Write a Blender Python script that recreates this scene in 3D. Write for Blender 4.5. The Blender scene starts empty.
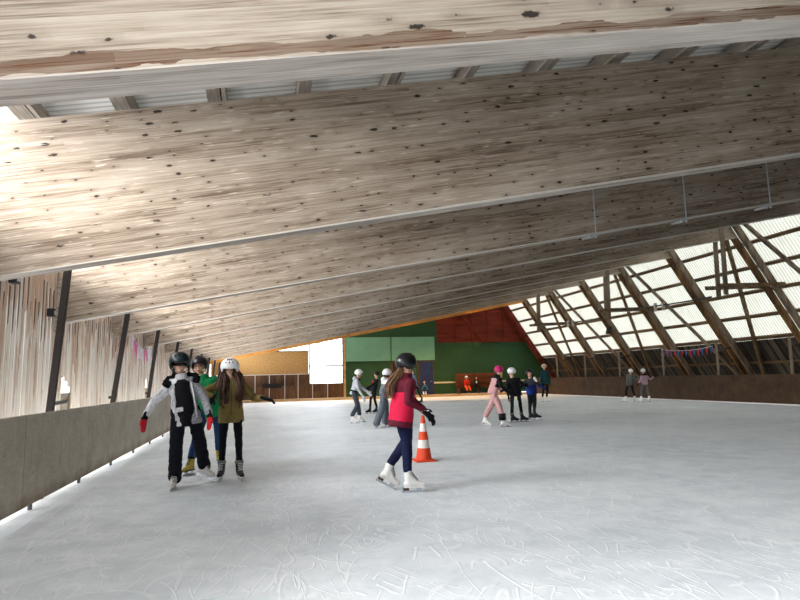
import bpy, bmesh, math, random
from mathutils import Vector, Matrix, noise
random.seed(7)
V = Vector
COL = bpy.context.scene.collection
SC = bpy.context.scene
# ------------------------------------------------------------------ camera
F, YAW, PIT, ROL, CH = 590.03, .2306, .1321, .0247, 1.3902
fw = V((math.sin(YAW)*math.cos(PIT), math.cos(YAW)*math.cos(PIT), math.sin(PIT)))
rt0 = V((math.cos(YAW), -math.sin(YAW), 0)); up0 = rt0.cross(fw)
rt = math.cos(ROL)*rt0 - math.sin(ROL)*up0
up = math.cos(ROL)*up0 + math.sin(ROL)*rt0
cd = bpy.data.cameras.new('camera'); cam = bpy.data.objects.new('camera', cd); COL.objects.link(cam)
cd.sensor_width = 36; cd.lens = F/800*36; cd.clip_start = .05; cd.clip_end = 400
cam.matrix_world = Matrix((rt, up, -fw)).transposed().to_4x4()
cam.location = (0, 0, CH)
SC.camera = cam
def W(x, y, D):
    """world point on the plane Y = D seen at photo position x, y"""
    d = fw + rt*((x-400)/F) + up*((300-y)/F)
    return V((0, 0, CH)) + d*(D/d.y)
def G(x, y, z=0.0):
    d = fw + rt*((x-400)/F) + up*((300-y)/F)
    return V((0, 0, CH)) + d*((z-CH)/d.z)
# ------------------------------------------------------------------ mesh helpers
class MB:
    def __init__(s): s.v = []; s.f = []; s.m = []
    def add(s, vs, fs, mi=0):
        o = len(s.v); s.v += [V(v) for v in vs]
        s.f += [tuple(o+i for i in f) for f in fs]; s.m += [mi]*len(fs); return s
    def hexa(s, c, mi=0):
        return s.add(c, [(0,3,2,1),(4,5,6,7),(0,1,5,4),(1,2,6,5),(2,3,7,6),(3,0,4,7)], mi)
    def box(s, a, b, mi=0):
        x0,y0,z0 = a; x1,y1,z1 = b
        return s.hexa([(x0,y0,z0),(x1,y0,z0),(x1,y1,z0),(x0,y1,z0),(x0,y0,z1),(x1,y0,z1),(x1,y1,z1),(x0,y1,z1)], mi)
    def bar(s, p0, p1, w, h, side=V((0,1,0)), mi=0):
        p0 = V(p0); p1 = V(p1); a = (p1-p0).normalized()
        u = (side - a*side.dot(a)).normalized()*(w/2); v = a.cross(u).normalized()*(h/2)
        c = []
        for p in (p0, p1): c += [p-u-v, p+u-v, p+u+v, p-u+v]
        return s.hexa(c, mi)
    def tube(s, pts, r, n=8, mi=0, closed=False):
        pts = [V(p) for p in pts]; rs = r if isinstance(r, (list, tuple)) else [r]*len(pts)
        vs = []; fs = []; u = None; N = len(pts)
        for i, p in enumerate(pts):
            a = (pts[min(i+1, N-1)] - pts[max(i-1, 0)]).normalized()
            if u is None: u = a.orthogonal().normalized()
            u = (u - a*u.dot(a)).normalized(); w = a.cross(u)
            for k in range(n):
                t = 2*math.pi*k/n; vs.append(p + (u*math.cos(t) + w*math.sin(t))*rs[i])
        for i in range(N-1):
            for k in range(n):
                fs.append((i*n+k, i*n+(k+1) % n, (i+1)*n+(k+1) % n, (i+1)*n+k))
        fs.append(tuple(reversed(range(n)))); fs.append(tuple(range((N-1)*n, N*n)))
        return s.add(vs, fs, mi)
    def loft(s, rings, u, v, n=20, mi=0):
        """rings: (centre, rx, ry), ellipse axes u and v (unit) ; capped"""
        vs = []; fs = []; N = len(rings)
        for c, rx, ry in rings:
            for k in range(n):
                t = 2*math.pi*k/n; vs.append(V(c) + u*(rx*math.cos(t)) + v*(ry*math.sin(t)))
        for i in range(N-1):
            for k in range(n):
                fs.append((i*n+k, i*n+(k+1) % n, (i+1)*n+(k+1) % n, (i+1)*n+k))
        fs.append(tuple(reversed(range(n)))); fs.append(tuple(range((N-1)*n, N*n)))
        return s.add(vs, fs, mi)
    def rc(s, p0, p1, r0, r1, flat=1.0, fdir=None, n=14, mi=0):
        """tapered capsule"""
        p0 = V(p0); p1 = V(p1); a = p1-p0; L = a.length
        a = a/L if L > 1e-6 else V((0, 0, 1))
        v = fdir if fdir is not None else a.orthogonal()
        v = v - a*v.dot(a); v = v.normalized() if v.length > 1e-5 else a.orthogonal().normalized()
        u = a.cross(v); rings = []
        for k in range(5):
            t = -math.pi/2*(1 - k/4.0)*.96
            rings.append((p0 + a*(r0*math.sin(t)), r0*math.cos(t), r0*flat*math.cos(t)))
        for k in range(5):
            t = math.pi/2*(k/4.0)*.96
            rings.append((p1 + a*(r1*math.sin(t)), r1*math.cos(t), r1*flat*math.cos(t)))
        return s.loft(rings, u, v, n, mi)
    def ell(s, c, rx, ry, rz, u=V((1,0,0)), v=V((0,1,0)), n=16, mi=0):
        w = u.cross(v); c = V(c); rings = []
        for k in range(11):
            t = math.pi*(k/10.0-.5)*.97
            rings.append((c + w*(rz*math.sin(t)), rx*math.cos(t), ry*math.cos(t)))
        return s.loft(rings, u, v, n, mi)
    def mesh(s, name):
        me = bpy.data.meshes.new(name)
        me.from_pydata([tuple(v) for v in s.v], [], s.f); me.polygons.foreach_set('material_index', s.m)
        return me
    def build(s, name, mats, parent=None, smooth=False, bevel=0, loc=None, rot=None):
        me = s.mesh(name)
        bm = bmesh.new(); bm.from_mesh(me); bmesh.ops.recalc_face_normals(bm, faces=bm.faces); bm.to_mesh(me); bm.free()
        return link(name, me, mats, parent, smooth, bevel, loc, rot)
def link(name, me, mats, parent=None, smooth=False, bevel=0, loc=None, rot=None):
    for m in (mats if isinstance(mats, (list, tuple)) else [mats]): me.materials.append(m)
    if smooth: me.polygons.foreach_set('use_smooth', [True]*len(me.polygons))
    o = bpy.data.objects.new(name, me); COL.objects.link(o)
    if parent: o.parent = parent
    if loc is not None: o.location = loc
    if rot is not None: o.rotation_euler = rot
    if bevel:
        b = o.modifiers.new('bevel', 'BEVEL'); b.width = bevel; b.segments = 2; b.limit_method = 'ANGLE'
    return o
def blob(name, mb, voxel, mats, parent=None, smooth=3, wrinkle=0.0, wscale=9.0, paint=None, base=V((0,0,0))):
    """union of overlapping closed shapes grown into one continuous surface"""
    me = mb.mesh('tmp'); o = bpy.data.objects.new('tmp', me); COL.objects.link(o)
    m = o.modifiers.new('r', 'REMESH'); m.mode = 'VOXEL'; m.voxel_size = voxel
    if smooth:
        q = o.modifiers.new('s', 'SMOOTH'); q.factor = .5; q.iterations = smooth
    dg = bpy.context.evaluated_depsgraph_get(); dg.update()
    me2 = bpy.data.meshes.new_from_object(o.evaluated_get(dg)); bpy.data.objects.remove(o); bpy.data.meshes.remove(me)
    if wrinkle:
        nr = [v.normal.copy() for v in me2.vertices]
        for v, nn in zip(me2.vertices, nr):
            c = v.co + base
            a = noise.noise(V((c.x*wscale*.7, c.y*wscale*.7, c.z*wscale*1.6)))
            b = noise.noise(c*wscale*2.3 + V((7, 3, 1)))
            v.co += nn*(wrinkle*(a + .5*b))
    if paint:
        me2.polygons.foreach_set('material_index', [paint(p.center) for p in me2.polygons])
    me2.name = name
    return link(name, me2, mats, parent, True)
def tag(o, label=None, cat=None, group=None, kind=None):
    if label: o['label'] = label
    if cat: o['category'] = cat
    if group: o['group'] = group
    if kind: o['kind'] = kind
    return o
def thing(name, label, cat, loc, group=None, rotz=0):
    o = bpy.data.objects.new(name, None); COL.objects.link(o); o.location = loc; o.rotation_euler = (0, 0, rotz)
    o.empty_display_size = .1
    return tag(o, label, cat, group)
def struct(o): o['kind'] = 'structure'; return o
def copy_tree(o, parent=None):
    c = o.copy(); COL.objects.link(c); c.parent = parent
    for ch in list(o.children): copy_tree(ch, c)
    return c
# ------------------------------------------------------------------ materials
def srgb(r, g, b):
    f = lambda c: (c/255/12.92) if c/255 <= .04045 else ((c/255+.055)/1.055)**2.4
    return (f(r), f(g), f(b), 1)
class NT:
    def __init__(s, name):
        s.m = bpy.data.materials.new(name); s.m.use_nodes = True; s.t = s.m.node_tree; s.n = s.t.nodes
        s.b = s.n['Principled BSDF']; s.out = s.n['Material Output']
    def N(s, typ, **kw):
        n = s.n.new(typ)
        for k, v in kw.items():
            if k in n.inputs.keys() if isinstance(k, str) else False: n.inputs[k].default_value = v
            else: setattr(n, k, v)
        return n
    def L(s, a, b): s.t.links.new(a, b)
    def math(s, op, a, b=None, clamp=False):
        n = s.n.new('ShaderNodeMath'); n.operation = op; n.use_clamp = clamp
        for i, x in enumerate((a, b)):
            if x is None: continue
            if hasattr(x, 'is_linked'): s.L(x, n.inputs[i])
            else: n.inputs[i].default_value = x
        return n.outputs[0]
    def mix(s, f, a, b, blend='MIX'):
        n = s.n.new('ShaderNodeMix'); n.data_type = 'RGBA'; n.blend_type = blend
        for i, x in ((0, f), (6, a), (7, b)):
            if hasattr(x, 'is_linked'): s.L(x, n.inputs[i])
            else: n.inputs[i].default_value = x
        return n.outputs[2]
    def ramp(s, f, stops):
        n = s.n.new('ShaderNodeValToRGB'); e = n.color_ramp.elements
        while len(e) < len(stops): e.new(.5)
        for i, (p, c) in enumerate(stops):
            e[i].position = p; e[i].color = c if hasattr(c, '__len__') else (c, c, c, 1)
        s.L(f, n.inputs[0]); return n.outputs[0]
    def obj(s):
        return s.n.new('ShaderNodeTexCoord').outputs['Object']
    def scaled(s, vec, sc, loc=(0,0,0)):
        n = s.n.new('ShaderNodeMapping'); s.L(vec, n.inputs[0]); n.inputs['Scale'].default_value = sc; n.inputs['Location'].default_value = loc
        return n.outputs[0]
    def noise(s, vec, scale=1, detail=4, rough=.55, dist=0):
        n = s.n.new('ShaderNodeTexNoise'); s.L(vec, n.inputs['Vector'])
        n.inputs['Scale'].default_value = scale; n.inputs['Detail'].default_value = detail; n.inputs['Roughness'].default_value = rough
        n.inputs['Distortion'].default_value = dist
        return n.outputs[0]
    def voro(s, vec, scale=1, feature='F1', rnd=1.0):
        n = s.n.new('ShaderNodeTexVoronoi'); s.L(vec, n.inputs['Vector']); n.feature = feature
        n.inputs['Scale'].default_value = scale; n.inputs['Randomness'].default_value = rnd
        return n
    def sep(s, vec):
        n = s.n.new('ShaderNodeSeparateXYZ'); s.L(vec, n.inputs[0]); return n.outputs
    def comb(s, x, y, z):
        n = s.n.new('ShaderNodeCombineXYZ')
        for i, a in enumerate((x, y, z)):
            if hasattr(a, 'is_linked'): s.L(a, n.inputs[i])
            else: n.inputs[i].default_value = a
        return n.outputs[0]
    def white(s, vec):
        n = s.n.new('ShaderNodeTexWhiteNoise'); s.L(vec, n.inputs['Vector']); return n.outputs['Value']
    def bump(s, h, strength=.3, dist=.01):
        n = s.n.new('ShaderNodeBump'); s.L(h, n.inputs['Height']); n.inputs['Strength'].default_value = strength; n.inputs['Distance'].default_value = dist
        s.L(n.outputs[0], s.b.inputs['Normal'])
    def base(s, c, rough=.6, spec=.5, metal=0):
        if hasattr(c, 'is_linked'): s.L(c, s.b.inputs['Base Color'])
        else: s.b.inputs['Base Color'].default_value = c
        s.b.inputs['Roughness'].default_value = rough; s.b.inputs['Specular IOR Level'].default_value = spec
        s.b.inputs['Metallic'].default_value = metal
        return s.m
def plain(name, c, rough=.6, spec=.4, metal=0, var=.12, scale=14):
    t = NT(name); v = t.obj(); n = t.noise(v, scale, 3)
    lo = tuple(x*(1-var) for x in c[:3])+(1,); hi = tuple(min(1, x*(1+var)) for x in c[:3])+(1,)
    return t.base(t.ramp(n, [(.3, lo), (.7, hi)]), rough, spec, metal)
def fabric(name, c, rough=.85, var=.18, scale=30, bump=.25):
    t = NT(name); v = t.obj(); n = t.noise(v, scale, 4)
    lo = tuple(x*(1-var) for x in c[:3])+(1,); hi = tuple(min(1, x*(1+var)) for x in c[:3])+(1,)
    t.bump(n, bump, .006)
    return t.base(t.ramp(n, [(.3, lo), (.7, hi)]), rough, .25)
def timber(name, lo, mid, hi, along=0, up_=2, knots=True, lam=.045, seg=2.7, stain=None, contrast=1.0, kscale=1.0, chips=True):
    """laminated or sawn timber: rows of boards, grain streaks, dark knots, pale chips; runs along local axis `along`, rows stacked along `up_`"""
    t = NT(name); v = t.obj(); s = t.sep(v); x = s[along]; z = s[up_]; y = s[3-along-up_]
    zz = t.math('ADD', z, t.math('MULTIPLY', y, 1.0))
    row = t.math('FLOOR', t.math('DIVIDE', zz, lam))
    shift = t.white(t.comb(row, 3.1, 0.0))
    cx = t.math('FLOOR', t.math('ADD', t.math('DIVIDE', x, seg), t.math('MULTIPLY', shift, 7.3)))
    tone = t.white(t.comb(row, cx, 0.0))
    streak = t.noise(t.comb(t.math('MULTIPLY', x, 1.1), t.math('MULTIPLY', y, 20.0), t.math('MULTIPLY', z, 52.0)), 1, 6, .66, .3)
    big = t.noise(t.comb(t.math('MULTIPLY', x, .45), t.math('MULTIPLY', y, 2.0), t.math('MULTIPLY', z, 2.2)), 1, 3)
    a = t.math('ADD', t.math('ADD', .06, t.math('MULTIPLY', tone, .11*contrast)), t.math('MULTIPLY', streak, .74))
    a = t.math('ADD', a, t.math('MULTIPLY', t.math('SUBTRACT', big, .5), .55))
    col = t.ramp(a, [(.2, tuple(c*.8 for c in lo[:3])+(1,)), (.33, lo), (.47, mid), (.72, hi)])
    frac = t.math('FRACT', t.math('DIVIDE', zz, lam))
    line = t.math('LESS_THAN', frac, .09)
    col = t.mix(t.math('MULTIPLY', line, .22), col, lo)
    h = streak
    if knots:
        wob = t.noise(v, 18, 3, .6)
        kv = t.comb(t.math('MULTIPLY', x, 2.7*kscale), t.math('MULTIPLY', zz, 7.2*kscale), 0.0)
        vo = t.voro(kv, 1, 'F1'); vo.voronoi_dimensions = '2D'
        gate = t.math('GREATER_THAN', t.sep(vo.outputs['Color'])[0], .3)
        size = t.math('MULTIPLY', t.math('POWER', t.sep(vo.outputs['Color'])[1], 2.5), .12)
        d = t.math('ADD', vo.outputs['Distance'], t.math('MULTIPLY', t.math('SUBTRACT', wob, .5), .3))
        k = t.math('SUBTRACT', 1, t.math('DIVIDE', t.math('SUBTRACT', d, size), .05), True)
        k = t.math('MULTIPLY', t.math('MINIMUM', t.math('MAXIMUM', k, 0), 1), gate)
        halo = t.math('MULTIPLY', t.math('SUBTRACT', 1, t.math('DIVIDE', d, .3), True), t.math('MULTIPLY', gate, .4))
        col = t.mix(halo, col, lo)
        col = t.mix(t.math('MULTIPLY', k, .93), col, (.018, .013, .010, 1))
    if knots and chips:
        pn = t.noise(t.comb(t.math('MULTIPLY', x, 3.2), y, t.math('MULTIPLY', z, 46.0)), 1, 2, .5, .3)
        pk = t.math('MULTIPLY', t.math('SUBTRACT', pn, .63), 16, True)
        col = t.mix(t.math('MULTIPLY', pk, .6), col, tuple(min(1, c*1.3) for c in hi[:3])+(1,))
    if stain:
        z0, z1, sc_ = stain
        w = t.noise(t.comb(t.math('MULTIPLY', x, 1.2), y, t.math('MULTIPLY', z, 6)), 1, 4)
        zs = t.math('ADD', z, t.math('MULTIPLY', t.math('SUBTRACT', w, .5), .22))
        band = t.math('MULTIPLY', t.math('GREATER_THAN', zs, z0), t.math('LESS_THAN', zs, z1))
        col = t.mix(t.math('MULTIPLY', band, t.math('MULTIPLY', t.math('SUBTRACT', streak, .3), 3.0, True)), col, sc_)
    t.bump(h, .35, .006)
    return t.base(col, .78, .25)
M = {}
M['beam'] = timber('weathered glulam', srgb(106, 89, 74), srgb(154, 138, 121), srgb(193, 180, 164))
M['beam_first'] = timber('weathered glulam with brown stain', srgb(112, 98, 84), srgb(162, 149, 133), srgb(196, 185, 170), stain=(.015, .11, srgb(84, 50, 22)), chips=False, lam=.06, kscale=.72)
M['beam_under'] = timber('beam underside with painted ice light', srgb(132, 122, 112), srgb(172, 162, 152), srgb(205, 198, 188), along=0, up_=1, knots=False)  # paler copy of the beam timber, light from the ice put into the colour
M['beam_far'] = timber('beam with painted warm glow', srgb(150, 96, 42), srgb(196, 138, 68), srgb(222, 170, 98), contrast=.6)  # orange tone puts the warm far-end glow into the wood colour
M['purlin'] = timber('grey sawn timber', srgb(104, 96, 86), srgb(160, 149, 136), srgb(200, 190, 176), along=1, up_=2, knots=False, lam=.3)
M['rafter_grey'] = timber('greyed rafter timber', srgb(70, 58, 48), srgb(118, 102, 86), srgb(158, 142, 122), along=2, up_=0, knots=False, lam=.2)
M['rafter_brown'] = timber('brown rafter timber', srgb(66, 46, 28), srgb(116, 84, 52), srgb(160, 122, 80), along=2, up_=0, knots=False, lam=.2)
M['rail_brown'] = timber('brown roof rail timber', srgb(66, 48, 32), srgb(104, 82, 58), srgb(138, 114, 84), along=1, up_=2, knots=False, lam=.3)
M['dark_post'] = plain('dark stained post', srgb(52, 44, 40), .7)
M['steel'] = plain('galvanised steel', srgb(186, 188, 192), .45, .5, .3, .1)
M['dark_steel'] = plain('dark painted steel', srgb(40, 40, 44), .5)
M['black'] = plain('black plastic', srgb(18, 18, 20), .45)
M['white'] = plain('white paint', srgb(225, 225, 222), .6, var=.05)
M['lit_edge_paint'] = plain('off white conduit', srgb(206, 200, 190), .6, var=.06)  # off white tone of the brightly lit beam edges
M['snow'] = plain('packed snow', srgb(240, 242, 246), .9, .1, var=.04, scale=3)
M['concrete'] = plain('tan worn concrete', srgb(190, 160, 112), .85, .2, var=.12, scale=2.5)
M['kerb'] = timber('tan kerb timber', srgb(140, 108, 68), srgb(184, 150, 104), srgb(208, 178, 134), knots=False, lam=.4)
M['green'] = plain('dark green paint', srgb(40, 78, 50), .7, .3, var=.14, scale=.8)
M['green_light'] = plain('pale green panel paint', srgb(112, 168, 142), .6, .3, var=.08, scale=1.5)
M['trim_green'] = plain('dark green trim paint', srgb(38, 66, 46), .7)
M['red_wood'] = timber('red brown stained boards', srgb(62, 22, 14), srgb(104, 38, 24), srgb(132, 54, 34), along=0, up_=2, knots=False, lam=.16, contrast=1.3)
M['osb'] = plain('tan chipboard', srgb(160, 128, 82), .85, .2, var=.2, scale=9)
M['lower_brown'] = timber('dark brown wall panels', srgb(48, 32, 22), srgb(84, 60, 42), srgb(112, 84, 60), along=2, up_=0, knots=False, lam=.9)
M['bench'] = timber('red brown bench slats', srgb(66, 30, 20), srgb(104, 54, 36), srgb(132, 76, 52), knots=False, lam=.12)
M['blue'] = plain('navy blue door paint', srgb(26, 46, 92), .55)
M['rail_white'] = plain('cream painted rail', srgb(206, 204, 170), .6)
def board_mat(name, a, b, c, stainc, joint=1.25):
    t = NT(name); v = t.obj(); s = t.sep(v)
    n = t.noise(v, 2.2, 5, .6); n2 = t.noise(t.scaled(v, (1, 6, 22)), 1, 4); n3 = t.noise(t.scaled(v, (1, 9, 1.2)), 1, 4)
    col = t.ramp(t.math('ADD', t.math('MULTIPLY', n, .6), t.math('MULTIPLY', n2, .4)), [(.32, a), (.5, b), (.68, c)])
    col = t.mix(t.math('MULTIPLY', t.math('GREATER_THAN', n3, .6), .25), col, a)
    jt = t.math('LESS_THAN', t.math('FRACT', t.math('DIVIDE', s[1], joint)), .01)
    col = t.mix(t.math('MULTIPLY', jt, .5), col, (.03, .025, .02, 1))
    low = t.math('SUBTRACT', 1, t.math('DIVIDE', t.math('ADD', s[2], t.math('MULTIPLY', t.math('SUBTRACT', n, .5), .25)), .24), True)
    col = t.mix(t.math('MULTIPLY', low, .85), col, stainc)
    sp = t.voro(v, 5.0); k = t.math('LESS_THAN', sp.outputs['Distance'], .06)
    col = t.mix(t.math('MULTIPLY', k, .6), col, (.03, .025, .02, 1))
    t.bump(n, .15, .01)
    return t.base(col, .7, .3)
M['board_left'] = board_mat('grey plywood barrier', srgb(172, 163, 148), srgb(196, 187, 171), srgb(212, 204, 190), srgb(112, 82, 54))
M['board_right'] = board_mat('brown plywood barrier', srgb(48, 34, 24), srgb(68, 50, 34), srgb(86, 65, 45), srgb(70, 42, 22))
def wallboards():
    t = NT('silvered vertical boards with water streaks'); v = t.obj(); s = t.sep(v); y, z = s[1], s[2]
    bd = t.math('FLOOR', t.math('DIVIDE', y, .17)); rnd = t.white(t.comb(bd, 1.7, 0.0)); rnd2 = t.white(t.comb(bd, 9.2, 0.0))
    gr = t.noise(t.comb(0.0, t.math('MULTIPLY', y, 24), t.math('MULTIPLY', z, 1.1)), 1, 4, .5, .2)
    col = t.ramp(t.math('ADD', t.math('MULTIPLY', gr, .65), t.math('MULTIPLY', rnd, .35)), [(.15, srgb(184, 172, 160)), (.42, srgb(228, 220, 210)), (.75, srgb(244, 240, 236))])
    org = t.noise(t.comb(0.0, t.math('MULTIPLY', y, 5), t.math('MULTIPLY', z, .7)), 1, 3)
    om = t.math('MULTIPLY', t.math('GREATER_THAN', t.math('ADD', org, t.math('MULTIPLY', t.math('SUBTRACT', z, 1.9), .10)), .53), t.math('MULTIPLY', gr, 1.0))
    col = t.mix(om, col, srgb(176, 124, 78))
    fr = t.math('FRACT', t.math('DIVIDE', y, .17))
    near = t.math('SUBTRACT', 1, t.math('DIVIDE', t.math('ABSOLUTE', t.math('SUBTRACT', fr, .12)), .28), True)
    hgt = t.math('SUBTRACT', t.math('SUBTRACT', z, 1.75), t.math('MULTIPLY', rnd2, .75))
    st = t.math('MULTIPLY', t.math('MULTIPLY', near, 1.6), t.math('MULTIPLY', hgt, 1.5, True), True)
    st = t.math('GREATER_THAN', t.math('ADD', st, t.math('MULTIPLY', t.math('SUBTRACT', gr, .5), .7)), .33)
    top = t.math('LESS_THAN', z, t.math('ADD', 2.72, t.math('MULTIPLY', rnd, .5)))
    col = t.mix(t.math('MULTIPLY', t.math('MULTIPLY', st, top), .8), col, srgb(44, 34, 28))
    gap = t.math('LESS_THAN', fr, .035)
    col = t.mix(t.math('MULTIPLY', gap, .8), col, (.02, .016, .012, 1))
    t.bump(gr, .4, .008)
    return t.base(col, .8, .2)
M['wallboards'] = wallboards()
def cladding():
    t = NT('dark slatted lower cladding'); v = t.obj(); s = t.sep(v)
    bd = t.math('FLOOR', t.math('DIVIDE', s[1], .15)); rnd = t.white(t.comb(bd, 1.0, 0.0))
    gr = t.noise(t.comb(0.0, t.math('MULTIPLY', s[1], 30), t.math('MULTIPLY', s[2], 1.4)), 1, 5)
    a = t.math('ADD', t.math('MULTIPLY', rnd, .4), t.math('MULTIPLY', gr, .6))
    return t.base(t.ramp(a, [(.25, srgb(30, 27, 24)), (.5, srgb(58, 53, 46)), (.8, srgb(112, 103, 88))]), .8, .2)
M['cladding'] = cladding()
def corrugated(name, col, trans, period, axis):
    t = NT(name); v = t.obj(); s = t.sep(v)
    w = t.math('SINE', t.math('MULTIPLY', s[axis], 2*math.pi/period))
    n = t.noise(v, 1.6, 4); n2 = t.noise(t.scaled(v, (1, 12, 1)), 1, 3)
    col = t.mix(t.math('MULTIPLY', t.math('GREATER_THAN', w, .45), .42), col, srgb(120, 112, 92))  # darker stripes put the shading of the corrugations into the colour
    c = t.mix(t.math('MULTIPLY', n, .35), col, srgb(170, 164, 140))
    c = t.mix(t.math('MULTIPLY', t.math('GREATER_THAN', n2, .62), .22), c, srgb(150, 132, 100))
    d = t.N('ShaderNodeBsdfDiffuse'); tr = t.N('ShaderNodeBsdfTranslucent'); mx = t.N('ShaderNodeMixShader'); mx.inputs[0].default_value = trans
    t.L(c, d.inputs[0]); t.L(c, tr.inputs[0]); t.L(d.outputs[0], mx.inputs[1]); t.L(tr.outputs[0], mx.inputs[2]); t.L(mx.outputs[0], t.out.inputs[0])
    return t.m
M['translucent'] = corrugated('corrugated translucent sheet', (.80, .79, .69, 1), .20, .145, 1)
M['roofsheet'] = corrugated('grey corrugated roof sheet', (.86, .86, .85, 1), .0, .13, 1)
def ice():
    t = NT('scratched rink ice'); v = t.obj()
    n1 = t.noise(v, .35, 4, .6); n2 = t.noise(v, 2.4, 6, .7, .4); n3 = t.noise(t.scaled(v, (1.1, 1.1, 1)), 22, 4, .7)
    base = t.ramp(t.math('ADD', t.math('MULTIPLY', n1, .5), t.math('MULTIPLY', n2, .5)), [(.34, srgb(204, 212, 217)), (.5, srgb(226, 232, 236)), (.64, srgb(240, 244, 247))])
    tot = None
    for sc, dist, wd, off, rot in ((.3, .15, .0013, 0, .2), (.42, .2, .002, 11, 1.1), (.62, .3, .003, 23, 2.0), (1.0, .35, .0045, 37, .7), (.36, .1, .0013, 51, 2.6), (1.7, .5, .008, 71, 1.6)):
        mp = t.n.new('ShaderNodeMapping'); t.L(v, mp.inputs[0]); mp.inputs['Location'].default_value = (off, off*.7, 0); mp.inputs['Rotation'].default_value = (0, 0, rot); mp.inputs['Scale'].default_value = (1, .4, 1)
        q = t.noise(mp.outputs[0], sc, 1.2, .5, dist)
        a = None
        for lev in (.36, .43, .5, .57, .64):
            ln = t.math('SUBTRACT', 1, t.math('DIVIDE', t.math('ABSOLUTE', t.math('SUBTRACT', q, lev)), wd), True)
            ln = t.math('MAXIMUM', ln, 0); a = ln if a is None else t.math('MAXIMUM', a, ln)
        brk = t.math('GREATER_THAN', t.noise(v, 1.1 + sc, 2), .5)
        a = t.math('MULTIPLY', a, brk)
        tot = a if tot is None else t.math('MAXIMUM', tot, a)
    col = t.mix(t.math('MULTIPLY', tot, .5), base, srgb(246, 249, 251))
    fl = t.math('MULTIPLY', t.math('GREATER_THAN', n3, .66), t.math('GREATER_THAN', n2, .5))
    col = t.mix(t.math('MULTIPLY', fl, .4), col, srgb(246, 249, 251))
    dk = t.math('LESS_THAN', t.noise(t.scaled(v, (1, 1, 1), (3, 9, 0)), 9, 5, .7), .36)
    col = t.mix(t.math('MULTIPLY', dk, .16), col, srgb(150, 165, 176))
    hh = t.math('ADD', t.math('MULTIPLY', n3, .5), t.math('MULTIPLY', tot, .9))
    t.bump(hh, .3, .008)
    t.base(col, .5, .2); t.b.inputs['IOR'].default_value = 1.31
    return t.m
M['ice'] = ice()
def glass():
    t = NT('window pane'); a = t.N('ShaderNodeBsdfTransparent'); g = t.N('ShaderNodeBsdfGlossy'); mx = t.N('ShaderNodeMixShader')
    g.inputs['Roughness'].default_value = .05; mx.inputs[0].default_value = .06
    t.L(a.outputs[0], mx.inputs[1]); t.L(g.outputs[0], mx.inputs[2]); t.L(mx.outputs[0], t.out.inputs[0]); return t.m
M['glass'] = glass()
# ------------------------------------------------------------------ hall geometry
S, D2 = 4.105, 7.614
BD = lambda n: D2 + (n-2)*S
DF = 44.56
XW = -3.62                 # left wall
XR = 19.68                 # right barrier
def roofX(z, off=0): return 19.12 + (6.85 - z)*.66 + off
SL = math.atan(.187)
# ground, ice
mb = MB(); mb.box((-2.75, -9, -.25), (XR+.2, 41.6, 0)); struct(mb.build('floor', M['ice']))
mb = MB(); mb.box((-60, -60, -.45), (90, 110, -.26)); struct(mb.build('ground', M['snow']))
mb = MB(); mb.box((-3.6, -9, -.25), (-2.76, 41.6, .0)); struct(mb.build('trim_1', M['snow']))
mb = MB(); mb.box((XR+.21, -9, -.25), (23.6, DF-.05, .0)); struct(mb.build('trim_2', M['concrete']))
mb = MB(); mb.box((-3.6, 41.75, -.25), (XR+.2, DF-.05, .1)); struct(mb.build('trim_3', M['concrete']))
mb = MB(); mb.box((-2.75, 41.6, -.2), (XR+.2, 41.75, .16)); struct(mb.build('trim_4', M['kerb']))
# barriers
root = thing('rink_barrier', 'long grey plywood rink barrier along the left wall, raised over a white strip', 'rink barrier', (-2.57, 0, 0))
mb = MB(); mb.box((-.035, -3, .065), (0, 41.5, 1.07)); mb.build('panel', M['board_left'], root)
mb = MB(); mb.box((-.035, -3, 1.07), (.012, 41.5, 1.085)); mb.build('top_rail', M['board_left'], root)
y = 2.2
while y < 41:
    mb = MB(); mb.box((-.035, y-.025, 0), (-.003, y+.025, .066)); mb.build('foot', M['dark_steel'], root); y += 1.87
root = thing('rink_barrier', 'long dark brown plywood rink barrier below the translucent right roof', 'rink barrier', (XR, 0, 0))
mb = MB(); mb.box((0, 6, .05), (.04, 41.5, 1.17)); mb.build('panel', M['board_right'], root)
mb = MB(); mb.box((-.012, 6, 0), (.03, 41.5, .05)); mb.build('kick_strip', M['white'], root)
mb = MB(); mb.box((-.01, 6, 1.17), (.05, 41.5, 1.19)); mb.build('top_rail', M['board_right'], root)
# left wall: silvered boards in bays
bays = [1.6] + [BD(n) for n in range(2, 12)]
for i in range(len(bays)-1):
    y0, y1 = bays[i]+.02, bays[i+1]+.02
    mb = MB(); y = y0
    while y < y1 - .02:
        w = min(.168, y1-y); zb = .35 + random.uniform(-.06, .06)
        if i > 1 and .35 < y - y0 < (1.0 if i == 2 else .6): zb = 1.9 - (y-y0)*.6
        d = random.uniform(0, .018)
        mb.box((XW-.05-d, y, zb), (XW-.02-d, y+w-.004, (4.5 if y < 4.6 else 3.52) - random.uniform(0, .04))); y += .17
    struct(mb.build('wall_left', M['wallboards']))
mb = MB(); mb.box((XW-.14, BD(2)+.3, 1.55), (XW-.072, DF, 1.7)); mb.box((XW-.14, BD(2)+.3, 3.1), (XW-.072, DF, 3.24)); struct(mb.build('trim_5', M['purlin']))
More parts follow.
